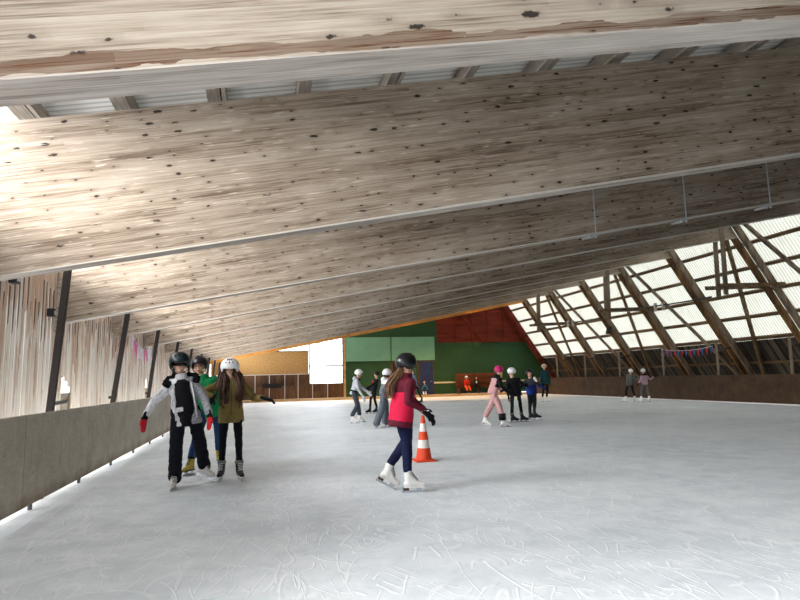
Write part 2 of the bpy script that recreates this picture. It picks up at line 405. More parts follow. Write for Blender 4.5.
# leaning posts and braces along the left wall
px = [(.89, -2.65, -2.535), (.32, -2.70, -2.50), (.32, -2.80, -2.61), (.32, -2.86, -2.66), (.32, -2.88, -2.68), (.32, -2.9, -2.7), (.32, -2.9, -2.7), (.32, -2.9, -2.72), (.32, -2.9, -2.72)]
ordn = ['nearest', 'second', 'third', 'fourth', 'fifth', 'sixth', 'seventh', 'eighth', 'ninth']
for i, (dd, xb, xt) in enumerate(px):
    n = i+2; d = BD(n)+dd; k = (xt-xb)/1.68
    X0 = xb - k*1.08; X1 = X0 + k*3.6
    root = thing('leaning_post', '%s dark leaning post behind the left rink barrier%s' % (ordn[i], ', counted from the camera' if i else ' beside the camera end'), 'post', (X0, d, 0), 'leaning posts along the left wall')
    mb = MB(); mb.bar((0, 0, 0), (X1-X0, 0, 3.6), .07, .085); mb.build('shaft', M['dark_post'], root, bevel=.006)
    mb = MB(); mb.bar((k*2.1-.045, -.0, 2.1), (k*2.75-.045, 0, 2.75), .06, .05); mb.build('cleat', M['purlin'], root)
    if i < 4:
        mb = MB(); mb.bar((.06, .05, 1.17), (-.14, 1.35, 1.17), .045, .05, V((0,0,1))); mb.build('strut', M['dark_steel'], root)
        mb = MB(); mb.box((-.2, 1.3, 0), (-.1, 1.42, 1.3)); mb.build('stub_post', M['purlin'], root)
# bracket lights on the left wall
for i, (yy, zz) in enumerate([(9.74, 3.0), (11.40, 2.68), (15.95, 2.78), (20.7, 2.8)]):
    root = thing('junction_box', ['small dark box high on the left wall, nearest the camera', 'small dark box on the left wall just before the second beam post', 'small dark box on the left wall beyond the nearest leaning post', 'small dark box on the left wall beside the pink bunting'][i], 'box', (XW-.02, yy, zz), 'dark boxes on the left wall')
    mb = MB(); mb.box((-.03, -.09, -.07), (.09, .09, .07)); mb.build('housing', M['dark_steel'], root, bevel=.01)
    mb = MB(); mb.box((.09, -.05, -.035), (.1, .05, .035)); mb.build('cover', M['steel'], root)
# ------------------------------------------------------------------ great beams
ab = {1: (3.36, .19), 2: (3.247, .1916), 3: (3.186, .184), 4: (3.252, .1886)}
bl = {1: 'nearest roof beam overhead, pale with large knots and a brown stained lower edge', 2: 'second roof beam from the camera, the deep knotty one reaching over the first slot',
      3: 'third roof beam from the camera, clamped with three vertical steel rods'}
for n in range(1, 11):
    a, b = ab.get(n, (3.235, .187)); d = BD(n) if n > 1 else 3.51
    sl = math.atan(b); T = .3 if n == 1 else .24
    L0 = -3.6/math.cos(sl); L1 = 19.0/math.cos(sl); hgt = 1.86
    root = thing('roof_beam', bl.get(n, '%s roof beam from the camera, %s' % (['', '', '', '', 'fourth', 'fifth', 'sixth', 'seventh', 'eighth', 'ninth', 'last and tenth'][n], 'orange glow painted on its wood' if n == 10 else 'a weathered knotty timber seen as a narrow strip')), 'roof beam', (0, d, a), 'deep timber roof beams')
    root.rotation_euler = (0, -sl, 0)
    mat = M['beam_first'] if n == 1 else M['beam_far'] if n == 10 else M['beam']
    mb = MB(); mb.hexa([(L0, 0, .012), (L1, 0, .012), (L1, T, .012), (L0, T, .012), (L0, 0, hgt), (L1-1.0, 0, hgt), (L1-1.0, T, hgt), (L0, T, hgt)])
    mb.build('web', mat, root)
    mb = MB(); mb.box((L0, -.004, 0), (L1, T+.004, .012)); mb.build('painted_underside', M['beam_far'] if n == 10 else M['beam_under'], root)  # thin layer carrying the painted brightness of the underside
    if n == 3:
        for X in (7.33, 9.75, 12.2):
            x = X/math.cos(sl)
            mb = MB(); mb.tube([(x+.31, -.03, hgt-.2), (x, -.03, -.03)], .016, 8); r = mb.build('clamp_rod', M['steel'], root, True)
            mb = MB(); mb.box((x-.17, -.05, -.05), (x+.05, .3, -.012)); mb.box((x-.16, -.045, -.1), (x-.13, -.015, -.04)); mb.box((x-.03, -.045, -.1), (x, -.015, -.04)); mb.build('clamp_foot', M['steel'], r)
    if 2 <= n <= 7:  # added pale strips imitate the brightly lit lower edges of the beams
        h = .022 if n > 2 else .026; xa, xb = L0+.5, L0+6.5; o = MB()
        o.hexa([(xa, -.008, -.002), (xb, -.028, -.002), (xb, -.005, -.002), (xa, -.005, -.002), (xa, -.008, .003), (xb, -.028, h), (xb, -.005, h), (xa, -.005, .003)])
        o.box((xb, -.028, -.002), (L1, -.005, h)); o.build('lit_edge_paint', M['lit_edge_paint'], root)
for d in (-.6, -4.7):  # unseen beams behind the camera, added to block light on the nearest beam
    L0, L1 = -3.6/math.cos(SL), 19.0/math.cos(SL); mb = MB()
    mb.hexa([(L0, 0, 0), (L1, 0, 0), (L1, .24, 0), (L0, .24, 0), (L0, 0, 1.86), (L1-1, 0, 1.86), (L1-1, .24, 1.86), (L0, .24, 1.86)])
    struct(mb.build('unseen_beam', M['beam'], loc=(0, d, 3.26), rot=(0, -SL, 0)))
# purlins over the beams (left slope)
SLP = math.atan(.19)
for i, X in enumerate([-2.89, -1.78, -.65, .55, 1.79, 2.99, 4.2, 5.41, 6.7, 8.09, 9.3]):
    zb = 3.4 + .19*X + 1.88
    root = thing('roof_purlin', '%s roof timber from the left in the slot between the first two beams' % ['first', 'second', 'third', 'fourth', 'fifth', 'sixth', 'seventh', 'eighth', 'ninth', 'tenth', 'eleventh'][i], 'roof timber', (X, 0, zb), 'roof timbers above the beams')
    w = random.uniform(.07, .09)
    mb = MB(); mb.hexa([(-w, -1, -.03), (w, -1, .02), (w, 11.4, .02), (-w, 11.4, -.03), (-w, -1, .24), (w, -1, .27), (w, 11.4, .27), (-w, 11.4, .24)]); mb.build('joist', M['purlin'], root)
    if i % 2 == 0 or i > 5:
        mb = MB(); mb.box((w+.02, 4.2, .02), (w+.07, 9, .2)); mb.build('packer', M['purlin'], root)
# roof skins
mb = MB(); x0, x1 = -3.9, 17.8; z0 = 3.4+.19*x0+1.88+.3; z1 = 3.4+.19*x1+1.88+.3
mb.hexa([(x0, -6, z0), (x1, -6, z1), (x1, DF+1, z1), (x0, DF+1, z0), (x0, -6, z0+.08), (x1, -6, z1+.08), (x1, DF+1, z1+.08), (x0, DF+1, z0+.08)])
struct(mb.build('ceiling', M['roofsheet']))
def slope_panel(z0, z1, y0, y1, off, th, name, mat, seg=0):
    mb = MB(); n = V((.835, 0, .55))
    if not seg:
        a = V((roofX(z0, off), 0, z0)); b = V((roofX(z1, off), 0, z1))
        mb.hexa([a+V((0,y0,0)), a+V((0,y1,0)), b+V((0,y1,0)), b+V((0,y0,0)), a+n*th+V((0,y0,0)), a+n*th+V((0,y1,0)), b+n*th+V((0,y1,0)), b+n*th+V((0,y0,0))])
    else:   # corrugated sheet
        N = int((y1-y0)/(.145/4)); vs = []; fs = []
        for i in range(N+1):
            yy = y0 + (y1-y0)*i/N; h = .022*math.sin(2*math.pi*yy/.145)
            for z in (z0, z1):
                p = V((roofX(z, off), yy, z)) + n*h; vs.append(p)
        for i in range(N): fs.append((2*i, 2*i+2, 2*i+3, 2*i+1))
        mb.add(vs, fs)
    return struct(mb.build(name, mat, smooth=bool(seg)))
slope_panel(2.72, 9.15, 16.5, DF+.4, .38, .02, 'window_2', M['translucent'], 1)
slope_panel(2.72, 9.15, -6, 16.5, .38, .03, 'wall_right', M['cladding'])  # unseen near stretch made opaque to darken this end
slope_panel(-.1, 2.72, -6, DF+.4, .34, .04, 'wall_right', M['cladding'])
# rafters on the right slope
ordf = {3: 'nearest', 4: 'second', 5: 'third', 6: 'fourth', 7: 'fifth', 8: 'sixth', 9: 'seventh', 10: 'eighth'}
axis = V((roofX(0)-roofX(8.6), 0, -8.6)).normalized()
for n in range(3, 12):
    d = BD(n) if n < 11 else DF-.55
    root = thing('rafter_pair', ('%s pair of sloping rafters from the camera on the right roof slope' % ordf[n]) if n < 11 else 'dark end rafter lying against the far gable on the right', 'rafter', (roofX(8.3), d, 8.3), 'sloping rafters of the right roof')
    end = V((roofX(0)-roofX(8.3), 0, -8.28))
    for k, (off, m) in enumerate(((-.10, 'rafter_grey'), (.34, 'rafter_brown'))):
        mb = MB(); mb.bar(V((0, off, 0)), end+V((0, off, 0)), .14, .26); mb.build('member', M[m] if n < 11 else M['red_wood'], root)
# purlins on right slope
for i, z in enumerate([2.83, 3.76, 4.74, 5.68, 6.58, 7.5]):
    root = thing('roof_rail', '%s horizontal timber rail from the bottom of the translucent right roof' % ['lowest', 'second', 'third', 'fourth', 'fifth', 'sixth'][i], 'roof rail', (roofX(z, .25), 0, z), 'horizontal rails of the right roof')
    mb = MB(); mb.bar((0, 6, 0), (0, DF, 0), .14, .11, V((.55, 0, -.835))); mb.build('rail', M['rail_brown'], root)
root = thing('roof_rail', 'low thin rail along the dark cladding above the right barrier', 'roof rail', (roofX(1.72, .22), 0, 1.72), 'horizontal rails of the right roof')
mb = MB(); mb.bar((0, 6, 0), (0, DF, 0), .1, .08, V((.55, 0, -.835))); mb.build('rail', M['rail_brown'], root)
# diagonal braces in the slope plane
for n, ws in ((5, ('third', 'second', 'fourth')), (7, ('fifth', 'fourth', 'sixth')), (9, ('seventh', 'sixth', 'eighth')), (3, ('nearest', 'camera end', 'second'))):
    for sgn in (-1, 1):
        if n == 3 and sgn < 0: continue
        a = V((roofX(8.0, -.02), BD(n)+.2*sgn, 8.0)); b = V((roofX(.3, -.02), BD(n)+S*sgn*.97-.25*sgn, .3))
        root = thing('diagonal_brace', 'thin brace from the top of the %s rafter pair to the foot of the %s' % (ws[0], ws[1] if sgn < 0 else ws[2]), 'brace', a, 'diagonal braces of the right roof')
        mb = MB(); mb.bar((0, 0, 0), b-a, .13, .12); mb.build('plank', M['rafter_grey'] if sgn < 0 else M['rail_brown'], root)
# hanging double planks with ties
hang = {}
for n, w in ((5, 'nearest, at the third rafter pair'), (7, 'middle, at the fifth rafter pair'), (9, 'farthest, at the seventh rafter pair')):
    d = BD(n)
    root = thing('hanging_truss', 'hanging double plank with a horizontal tie to the rafters, %s' % w, 'roof truss', (18.1, d, 6.78), 'hanging plank trusses on the right')
    for off in (-.2, .51):
        mb = MB(); mb.bar((-.02+(.28 if off > 0 else 0), off, .5), (-.12+(.28 if off > 0 else 0), off, -2.4), .05, .2); mb.build('upright', M['rafter_grey'], root)
    for off in (-.26, .45):
        mb = MB(); mb.bar((-.5, off, -2.05), (3.0 if off < 0 else 2.6, off, -1.93), .06, .16, V((0,1,0))); mb.build('tie', M['rail_brown'] if off < 0 else M['rafter_grey'], root)
    hang[n] = V((17.98, d, 4.45))
for a, b, w in ((5, 7, 'nearer'), (7, 9, 'farther')):
    p0, p1 = hang[a]+V((0, .6, -.05)), hang[b]+V((0, -.45, .25))
    root = thing('cable_rail', '%s long dark rail with a sagging cable linking two hanging plank trusses' % w, 'cable rail', p0, 'cable rails between the hanging trusses')
    mb = MB(); q = p1-p0; mb.tube([q*t - V((0, 0, .25*4*t*(1-t)*.35)) for t in [i/10 for i in range(11)]], .035, 7); mb.build('rail', M['dark_steel'], root, smooth=True)
    for t in (.42, .5):
        mb = MB(); c = q*t; mb.box(c+V((-.06, -.05, -.32)), c+V((.06, .05, .05))); mb.build('hanger_block', M['purlin'], root)
root = thing('floodlight', 'small dark floodlight fixed on a rafter of the right roof slope', 'floodlight', (roofX(4.0, -.35), 32.2, 4.0))
mb = MB(); mb.bar((-.1, 0, -.22), (.05, 0, .2), .34, .16); mb.build('housing', M['black'], root, bevel=.02)
mb = MB(); mb.bar((.04, 0, .1), (.3, 0, .15), .05, .05); mb.build('bracket', M['dark_steel'], root)
# net posts behind the right barrier
for i, yy in enumerate([37.44, 33.8, 30.1, 26.3, 22.6, 18.8]):
    root = thing('net_post', '%s thin steel post standing behind the right barrier, counted from the far end' % ['first', 'second', 'third', 'fourth', 'fifth', 'sixth'][i], 'post', (XR+.12, yy, 0), 'steel posts behind the right barrier')
    mb = MB(); mb.tube([(0, 0, 0), (0, 0, 2.62)], .055, 8); mb.build('shaft', M['rafter_grey'], root, smooth=True)
    mb = MB(); mb.box((-.08, -.08, 0), (.08, .08, .03)); mb.build('foot_plate', M['dark_steel'], root)
    mb = MB(); mb.bar((0, 0, 2.25), (.75, 0, 2.4), .06, .06); mb.build('stay', M['dark_steel'], root)
    r2 = M['steel']
g = MB(); xs = [-3.6, 10, 17.7, 19, 23]
for xa, xb in zip(xs[:-1], xs[1:]):
    za, zb = [min(3.4+.187*X+2.0, 6.85+(19.4-X)/.66) for X in (xa, xb)]
    g.hexa([(xa, -6, -.2), (xb, -6, -.2), (xb, -5.9, -.2), (xa, -5.9, -.2), (xa, -6, za), (xb, -6, zb), (xb, -5.9, zb), (xa, -5.9, za)])
struct(g.build('wall_near', M['lower_brown']))  # unseen end wall, added to shut out light from behind the camera
# ------------------------------------------------------------------ far gable
mb = MB()
def gz(X): return min(3.28+.187*X+1.8, 6.85+(19.42-X)/.66 if X > 17.4 else 99)
# dark green wall
g = MB(); g.box((6.0, DF, .1), (13.35, DF+.15, gz(6)-.35)); g.box((13.35, DF, .1), (22.6, DF+.15, 4.1))
g.hexa([(6.0, DF, gz(6)-.35), (13.35, DF, gz(6)-.35), (13.35, DF+.15, gz(6)-.35), (6.0, DF+.15, gz(6)-.35), (6.0, DF, gz(6)-.3), (13.35, DF, gz(13.35)), (13.35, DF+.15, gz(13.35)), (6.0, DF+.15, gz(6)-.3)])
g.box((13.4, DF-.05, 3.72), (22.2, DF, 3.86)); g.box((22.55, DF, -.2), (24, DF+.15, 2.6))
struct(g.build('wall_far', M['green']))
g = MB(); xs = [13.36, 14.5, 16, 17.7, 18.5, 20, 21.1]
for xa, xb in zip(xs[:-1], xs[1:]):
    za, zb = gz(xa), gz(xb)
    g.hexa([(xa, DF-.02, 4.1), (xb, DF-.02, 4.1), (xb, DF+.1, 4.1), (xa, DF+.1, 4.1), (xa, DF-.02, za), (xb, DF-.02, zb), (xb, DF+.1, zb), (xa, DF+.1, za)])
for i in range(5):
    X = 14.9 + i*1.35; g.box((X, DF-.1, 4.1), (X+.12, DF-.02, min(gz(X), gz(X+.12))-.05))
g.bar((15.2, DF-.1, 6.5), (17.3, DF-.1, 4.12), .1, .16)
g.box((17.2, DF-.3, 4.12), (19.1, DF-.1, 4.28))
struct(g.build('wall_gable', M['red_wood']))
g = MB(); g.box((5.95, DF-.08, .1), (6.12, DF, 4.6)); struct(g.build('trim_6', M['kerb']))
for i, (xa, xb) in enumerate(((6.15, 9.6), (9.68, 13.13))):
    root = thing('wall_panel', ['left pale green panel on the dark green far wall', 'right pale green panel on the dark green far wall, above the blue door'][i], 'wall panel', ((xa+xb)/2, DF-.04, 2.75), 'pale green panels on the far wall')
    g = MB(); w = (xb-xa)/2; g.box((-w, -.03, 0), (w, .03, 1.82)); g.build('sheet', M['green_light'], root)
    g = MB(); g.box((-w, -.045, -.06), (w, -.0, 0)); g.box((-w, -.045, 1.82), (w, 0, 1.88)); g.build('edge_strip', M['trim_green'], root)
def door(name, xa, xb, zt, mat, k):
    root = bpy.data.objects.new(name, None); COL.objects.link(root); root.location = ((xa+xb)/2, DF-.03, .1); struct(root); w = (xb-xa)/2
    g = MB(); g.box((-w, -.03, 0), (w, .02, zt-.1)); g.build('door_leaf', mat, root)
    g = MB(); g.box((-w-.14, -.05, 0), (-w, .02, zt)); g.box((w, -.05, 0), (w+.05, .02, zt)); g.box((-w-.14, -.05, zt-.1), (w+.05, .02, zt)); g.build('door_frame', M['lower_brown'], root)
    g = MB(); g.bar((w-.12, -.07, 1.0), (w-.24, -.07, 1.0), .03, .03); g.build('door_handle', M['steel'], root)
door('door_1', 11.85, 12.95, 2.62, M['blue'], 1)
door('door_2', 9.75, 10.2, 2.6, plain('near black blue paint', srgb(20, 24, 42)), 2)
g = MB(); g.box((13.0, DF-.07, .93), (22.4, DF-.005, 1.06)); struct(g.build('trim_7', M['rail_white']))
# far wall, left: chipboard, window and dark lower panels
g = MB(); g.box((-3.6, DF, 1.9), (3.35, DF+.1, 3.58)); struct(g.build('wall_far', M['osb']))
g = MB(); g.box((-3.6, DF-.02, .1), (3.4, DF+.1, 1.88)); g.box((3.4, DF-.02, .1), (5.95, DF+.1, 1.12))
struct(g.build('wall_far', M['lower_brown']))
wn = bpy.data.objects.new('window_1', None); COL.objects.link(wn); wn.location = (3.4, DF, 1.12); struct(wn)
g = MB()
for a, b in (((-.03, -.05, 0), (.06, .08, 3.1)), ((0, -.05, -.02), (2.55, .08, .05)), ((0, -.05, 1.3), (2.55, .05, 1.4)), ((2.47, -.05, 0), (2.57, .08, 3.6)), ((-6, -.05, 2.44), (0, .08, 2.5)), ((0, -.05, 3.0), (2.5, .05, 3.06))): g.box(a, b)
g.build('window_frame', M['lower_brown'], wn)
g = MB(); g.box((0, .0, 0), (2.5, .01, 3.6)); g.build('pane', M['glass'], wn)
g = MB(); g.box((-7, .0, 2.5), (-.03, .01, 3.1)); g.build('pane', M['glass'], wn)
root = thing('player_shelter', 'low dark panelled screen with steel posts and a black opening at the far left end', 'screen', (0, DF-.5, .1))
for k, X in enumerate((-2.2, -.5, .5, 1.6, 2.55, 3.6, 4.7)):
    g = MB(); g.bar((X, 0, 0), (X, 0, 1.75), .05, .05); g.build('post', M['steel'], root)
g = MB(); g.bar((-2.2, 0, 1.78), (4.7, 0, 1.78), .05, .05); g.build('top_rail', M['steel'], root)
for xa, xb in ((-2.2, -.5), (-.5, .5), (.5, 1.6), (1.6, 2.55), (2.55, 3.6), (3.6, 4.7)):
    g = MB(); g.box((xa+.06, .02, .05), (xb-.06, .05, .95 if xa < 3 else .5)); g.build('panel', M['lower_brown'], root)
g = MB(); g.box((.0, -.04, .82), (1.35, -.01, 1.15)); g.build('opening', M['black'], root)
# bench
root = thing('bench', 'red brown slatted bench with a high back against the green far wall', 'bench', (16.35, 43.6, .1))
for k in range(4):
    g = MB(); g.box((-1.75, .42, .55+k*.26), (1.75, .47, .76+k*.26)); g.build('back_slat', M['bench'], root)
for k in range(3):
    g = MB(); g.box((-1.75, -.12+k*.17, .42), (1.75, .03+k*.17, .46)); g.build('seat_slat', M['bench'], root)
for X in (-1.6, 0, 1.6):
    g = MB(); g.box((X-.05, -.1, 0), (X+.05, .4, .42)); g.box((X-.04, .36, 0), (X+.04, .42, 1.55)); g.build('leg', M['bench'], root)
# bag on the kerb
bp = G(484, 394.8); bp = V((18.0, 42.6, .1))
root = thing('sports_bag', 'black sports bag with a white bundle on the far kerb beside the bench', 'bag', bp)
g = MB(); g.rc((-.25, 0, .16), (.5, 0, .14), .17, .15); g.rc((.1, -.1, .25), (.35, -.1, .28), .05, .05)
blob('bag_body', g, .03, fabric('black bag cloth', srgb(22, 22, 26)), root, 3, .015)
g = MB(); g.ell((-.5, -.03, .14), .14, .12, .15); g.ell((.05, -.15, .06), .3, .08, .06); blob('white_bundle', g, .025, fabric('white towel', srgb(225, 222, 218)), root, 2, .012)
# bunting
def bunting(p0, p1, sag, cnt, label, mats, w, h, rag):
    root = thing('bunting', label, 'bunting', p0); q = V(p1)-V(p0)
    pt = lambda t: q*t - V((0, 0, sag*4*t*(1-t)))
    g = MB(); g.tube([pt(i/16) for i in range(17)], .008, 5); g.build('string', M['white'], root)
    along = q.normalized()
    for i in range(cnt):
        t = (i+.5)/cnt; c = pt(t); m = mats[i % len(mats)]; hw = along*(w/2); nn = V((.012, 0, 0))
        g = MB(); tw = V((random.uniform(-.03, .03), 0, 0)) + along*random.uniform(-.02, .02)
        dn = V((0, 0, -h*random.uniform(.85, 1.1)))
        if rag: pts = [c-hw, c+hw, c+hw*.8+dn+tw, c-hw*.8+dn*.9+tw]
        else: pts = [c-hw, c+hw, c+dn+hw*.08+tw, c+dn-hw*.08+tw]
        g.hexa([pts[0], pts[1], pts[2], pts[3], pts[0]+nn, pts[1]+nn, pts[2]+nn, pts[3]+nn]); g.build('flag', m, root)
fr, fbl, fwh, fpk = (fabric('red flag cloth', srgb(176, 50, 62)), fabric('blue flag cloth', srgb(62, 84, 140)), fabric('white flag cloth', srgb(226, 222, 236)), fabric('pink flag cloth', srgb(232, 130, 176)))
bunting((XR+.03, 26.2, 2.52), (XR+.03, 22.7, 2.5), .13, 13, 'string of red and blue triangular flags between two posts above the right barrier', [fbl, fr, fbl, fr], .17, .34, False)
bunting((-3.2, 15.95, 2.66), (-3.2, 19.6, 2.72), .34, 14, 'string of pink and white paper flags on the weathered left wall', [fwh, fpk, fpk, fwh, fwh], .2, .36, True)
# traffic cone
cp = G(424, 461)
root = thing('traffic_cone', 'orange and white striped traffic cone on the ice behind the skater in red', 'traffic cone', cp)
co = plain('orange cone plastic', srgb(226, 74, 34), .5, var=.06); cw = plain('white cone band', srgb(236, 232, 226), .5, var=.04)
def ring(z0, z1, m, nm, par):
    R = lambda z: .135-.108*(z-.03)/.72
    n = 24; pr = [(R(z0), z0), (R(z1), z1), (R(z1)-.006, z1), (R(z0)-.006, z0)]; g = MB(); vs = []; fs = []
    for r_, z in pr:
        for k in range(n): a = 2*math.pi*k/n; vs.append((r_*math.cos(a), r_*math.sin(a), z))
    for j in range(4):
        for k in range(n): fs.append((j*n+k, j*n+(k+1) % n, ((j+1) % 4)*n+(k+1) % n, ((j+1) % 4)*n+k))
    g.add(vs, fs); return g.build(nm, m, par, smooth=False)
for z0, z1, m, nm in ((.03, .22, co, 'cone_body'), (.22, .355, cw, 'white_band'), (.355, .49, co, 'cone_body'), (.49, .625, cw, 'white_band'), (.625, .755, co, 'cone_body')): ring(z0, z1, m, nm, root)
g = MB(); g.box((-.175, -.175, 0), (.175, .175, .032)); g.build('base_plate', co, root, bevel=.015)
# ------------------------------------------------------------------ people
UP = V((0, 0, 1))
skin = fabric('skin', srgb(224, 176, 150), .55, .06, 20, .05)
lips = plain('lips', srgb(170, 86, 82), .5); eyes_m = plain('eyes', srgb(34, 26, 24), .4); teeth = plain('teeth', srgb(235, 228, 220), .4)
m_navy = fabric('dark navy legging', srgb(22, 24, 42)); m_black = fabric('black cloth', srgb(16, 16, 22)); m_blackpoly = plain('black helmet shell', srgb(24, 25, 29), .3, .5)
m_white = plain('white helmet shell', srgb(238, 238, 240), .35, .5, var=.03); m_boot = plain('white skate leather', srgb(232, 230, 226), .5, var=.06); m_bootblk = plain('black skate leather', srgb(28, 28, 32), .5)
m_blade = plain('skate blade steel', srgb(200, 204, 210), .25, .5, .8); m_heel = plain('brown skate heel', srgb(60, 36, 24), .5)
m_lace = plain('dark laces', srgb(36, 34, 48), .8)
def hair_mat(name, a, b):
    t = NT(name); v = t.obj(); n = t.noise(t.scaled(v, (60, 60, 6)), 1, 4); t.bump(n, .4, .006)
    return t.base(t.ramp(n, [(.3, a), (.7, b)]), .45, .4)
m_hair = hair_mat('long brown hair', srgb(40, 24, 18), srgb(98, 62, 44)); m_hair2 = hair_mat('light brown hair', srgb(74, 50, 34), srgb(150, 112, 80))
def ik(a, b, l1, l2, pole):
    a = V(a); b = V(b); d = b-a; L = d.length
    if L > (l1+l2)*.995: k = L/((l1+l2)*.995); l1 *= k; l2 *= k
    if L < abs(l1-l2)*1.02+.01: L = abs(l1-l2)*1.02+.01
    ax = d.normalized(); p = pole - ax*pole.dot(ax); p = p.normalized() if p.length > 1e-4 else ax.orthogonal()
    x = (l1*l1 - l2*l2 + L*L)/(2*L); h = math.sqrt(max(0, l1*l1-x*x))
    return a + ax*x + p*h
def skate(parent, contact, fdir, pitch, mat, near, sole=None, heel=None, lace=True, cuff=None):
    """boot with a blade; contact = point of the ice under the ankle (blade), pitch>0 lifts the heel"""
    f = V((fdir.x, fdir.y, 0)).normalized(); s = UP.cross(f)
    R = Matrix((f, s, UP)).transposed() @ Matrix.Rotation(pitch, 3, 'Y')
    piv = V((.1, 0, 0)) if pitch > 0 else V((0, 0, 0))
    P = lambda x, y, z: V(contact) + R @ (V((x, y, z)) - piv) + R.to_quaternion() @ V((0, 0, 0)) + f*piv.x
    fd = R @ V((0, 1, 0))
    g = MB(); g.rc(P(-.02, 0, .13), P(-.035, 0, .25), .05, .054, 1.0); g.rc(P(-.05, 0, .105), P(.05, 0, .1), .042, .04, .95, fd)
    g.rc(P(.02, 0, .115), P(.155, 0, .092), .045, .034, 1.0, fd); g.rc(P(-.0, 0, .17), P(.07, 0, .12), .045, .036)
    b = blob('ice_skate', g, .009 if near else .016, mat, parent, 3)
    ax = [R @ V(a) for a in ((1,0,0),(0,1,0),(0,0,1))]
    def bx(g, a, c):
        x0,y0,z0 = a; x1,y1,z1 = c
        g.hexa([P(*q) for q in [(x0,y0,z0),(x1,y0,z0),(x1,y1,z0),(x0,y1,z0),(x0,y0,z1),(x1,y0,z1),(x1,y1,z1),(x0,y1,z1)]])
    g = MB(); bx(g, (-.11, -.0025, .0), (.2, .0025, .026)); bx(g, (-.08, -.007, .02), (-.03, .007, .066)); bx(g, (.07, -.007, .02), (.14, .007, .066))
    g.build('blade', m_blade, b)
    g = MB(); bx(g, (-.09, -.034, .06), (.18, .034, .074)); g.build('sole', sole or mat, b)
    if heel: g = MB(); bx(g, (-.095, -.033, .03), (-.025, .033, .066)); g.build('heel', heel, b)
    if near and lace:
        g = MB()
        for k in range(6):
            t = k/5; x = .075 - .075*t; z = .155 + .1*t
            g.tube([P(x, -.03, z-.006), P(x+.012, 0, z+.006), P(x, .03, z+.002)], .0055, 5)
        g.build('laces', m_lace if mat is not m_bootblk else m_white, b)
    if cuff:
        g = MB(); g.loft([(P(-.035, 0, .235), .06, .06), (P(-.037, 0, .275), .062, .062), (P(-.037, 0, .28), .05, .05)], ax[0], ax[1], 14); g.build('cuff', cuff, b)
    return P(-.03, 0, .2), P(-.035, 0, .27)
def hand(name, parent, wrist, d, palm_n, side, mat, near, mitten=False, scale=1.0, palm_mat=None):
    """d = direction of the fingers, palm_n = direction the palm faces, side = towards the thumb"""
    d = d.normalized(); n = (palm_n - d*palm_n.dot(d)).normalized(); s = (side - d*side.dot(d) - n*side.dot(n)); s = s.normalized() if s.length > 1e-4 else d.cross(n)
    w = V(wrist); k = scale; g = MB()
    g.rc(w - d*.03*k, w + d*.02*k, .034*k, .034*k, .8, n); g.rc(w + d*.03*k, w + d*.075*k, .043*k, .041*k, .55, n)
    if mitten:
        g.rc(w + d*.07*k, w + d*.14*k + n*.02*k, .043*k, .034*k, .6, n)
        g.rc(w + d*.02*k + s*.03*k, w + d*.085*k + s*.06*k + n*.02*k, .021*k, .017*k)
    else:
        for i, (o, L) in enumerate(((.028, .07), (.010, .08), (-.010, .074), (-.027, .058))):
            a = w + d*.085*k + s*o*k; b = a + (d + n*.25 + s*o*3.0).normalized()*L*.5*k; c = b + (d*.8 + n*.7 + s*o*2).normalized()*L*.5*k
            g.rc(a, b, .0125*k, .0115*k, n=8); g.rc(b, c, .0115*k, .010*k, n=8)
        a = w + d*.02*k + s*.03*k; b = a + (d*.7 + s*.75 + n*.2).normalized()*.045*k; c = b + (d*.9 + s*.3 + n*.3).normalized()*.032*k
        g.rc(a, b, .016*k, .0135*k, n=8); g.rc(b, c, .0135*k, .011*k, n=8)
    pf = None
    mats = [mat]
    if palm_mat: mats = [mat, palm_mat]; pf = lambda c: 1 if (c-w).dot(n) > .004*k and (c-w).dot(d) > .03*k else 0
    return blob(name, g, (.007 if not mitten else .009) if near else .014, mats, parent, 2, 0, paint=pf)
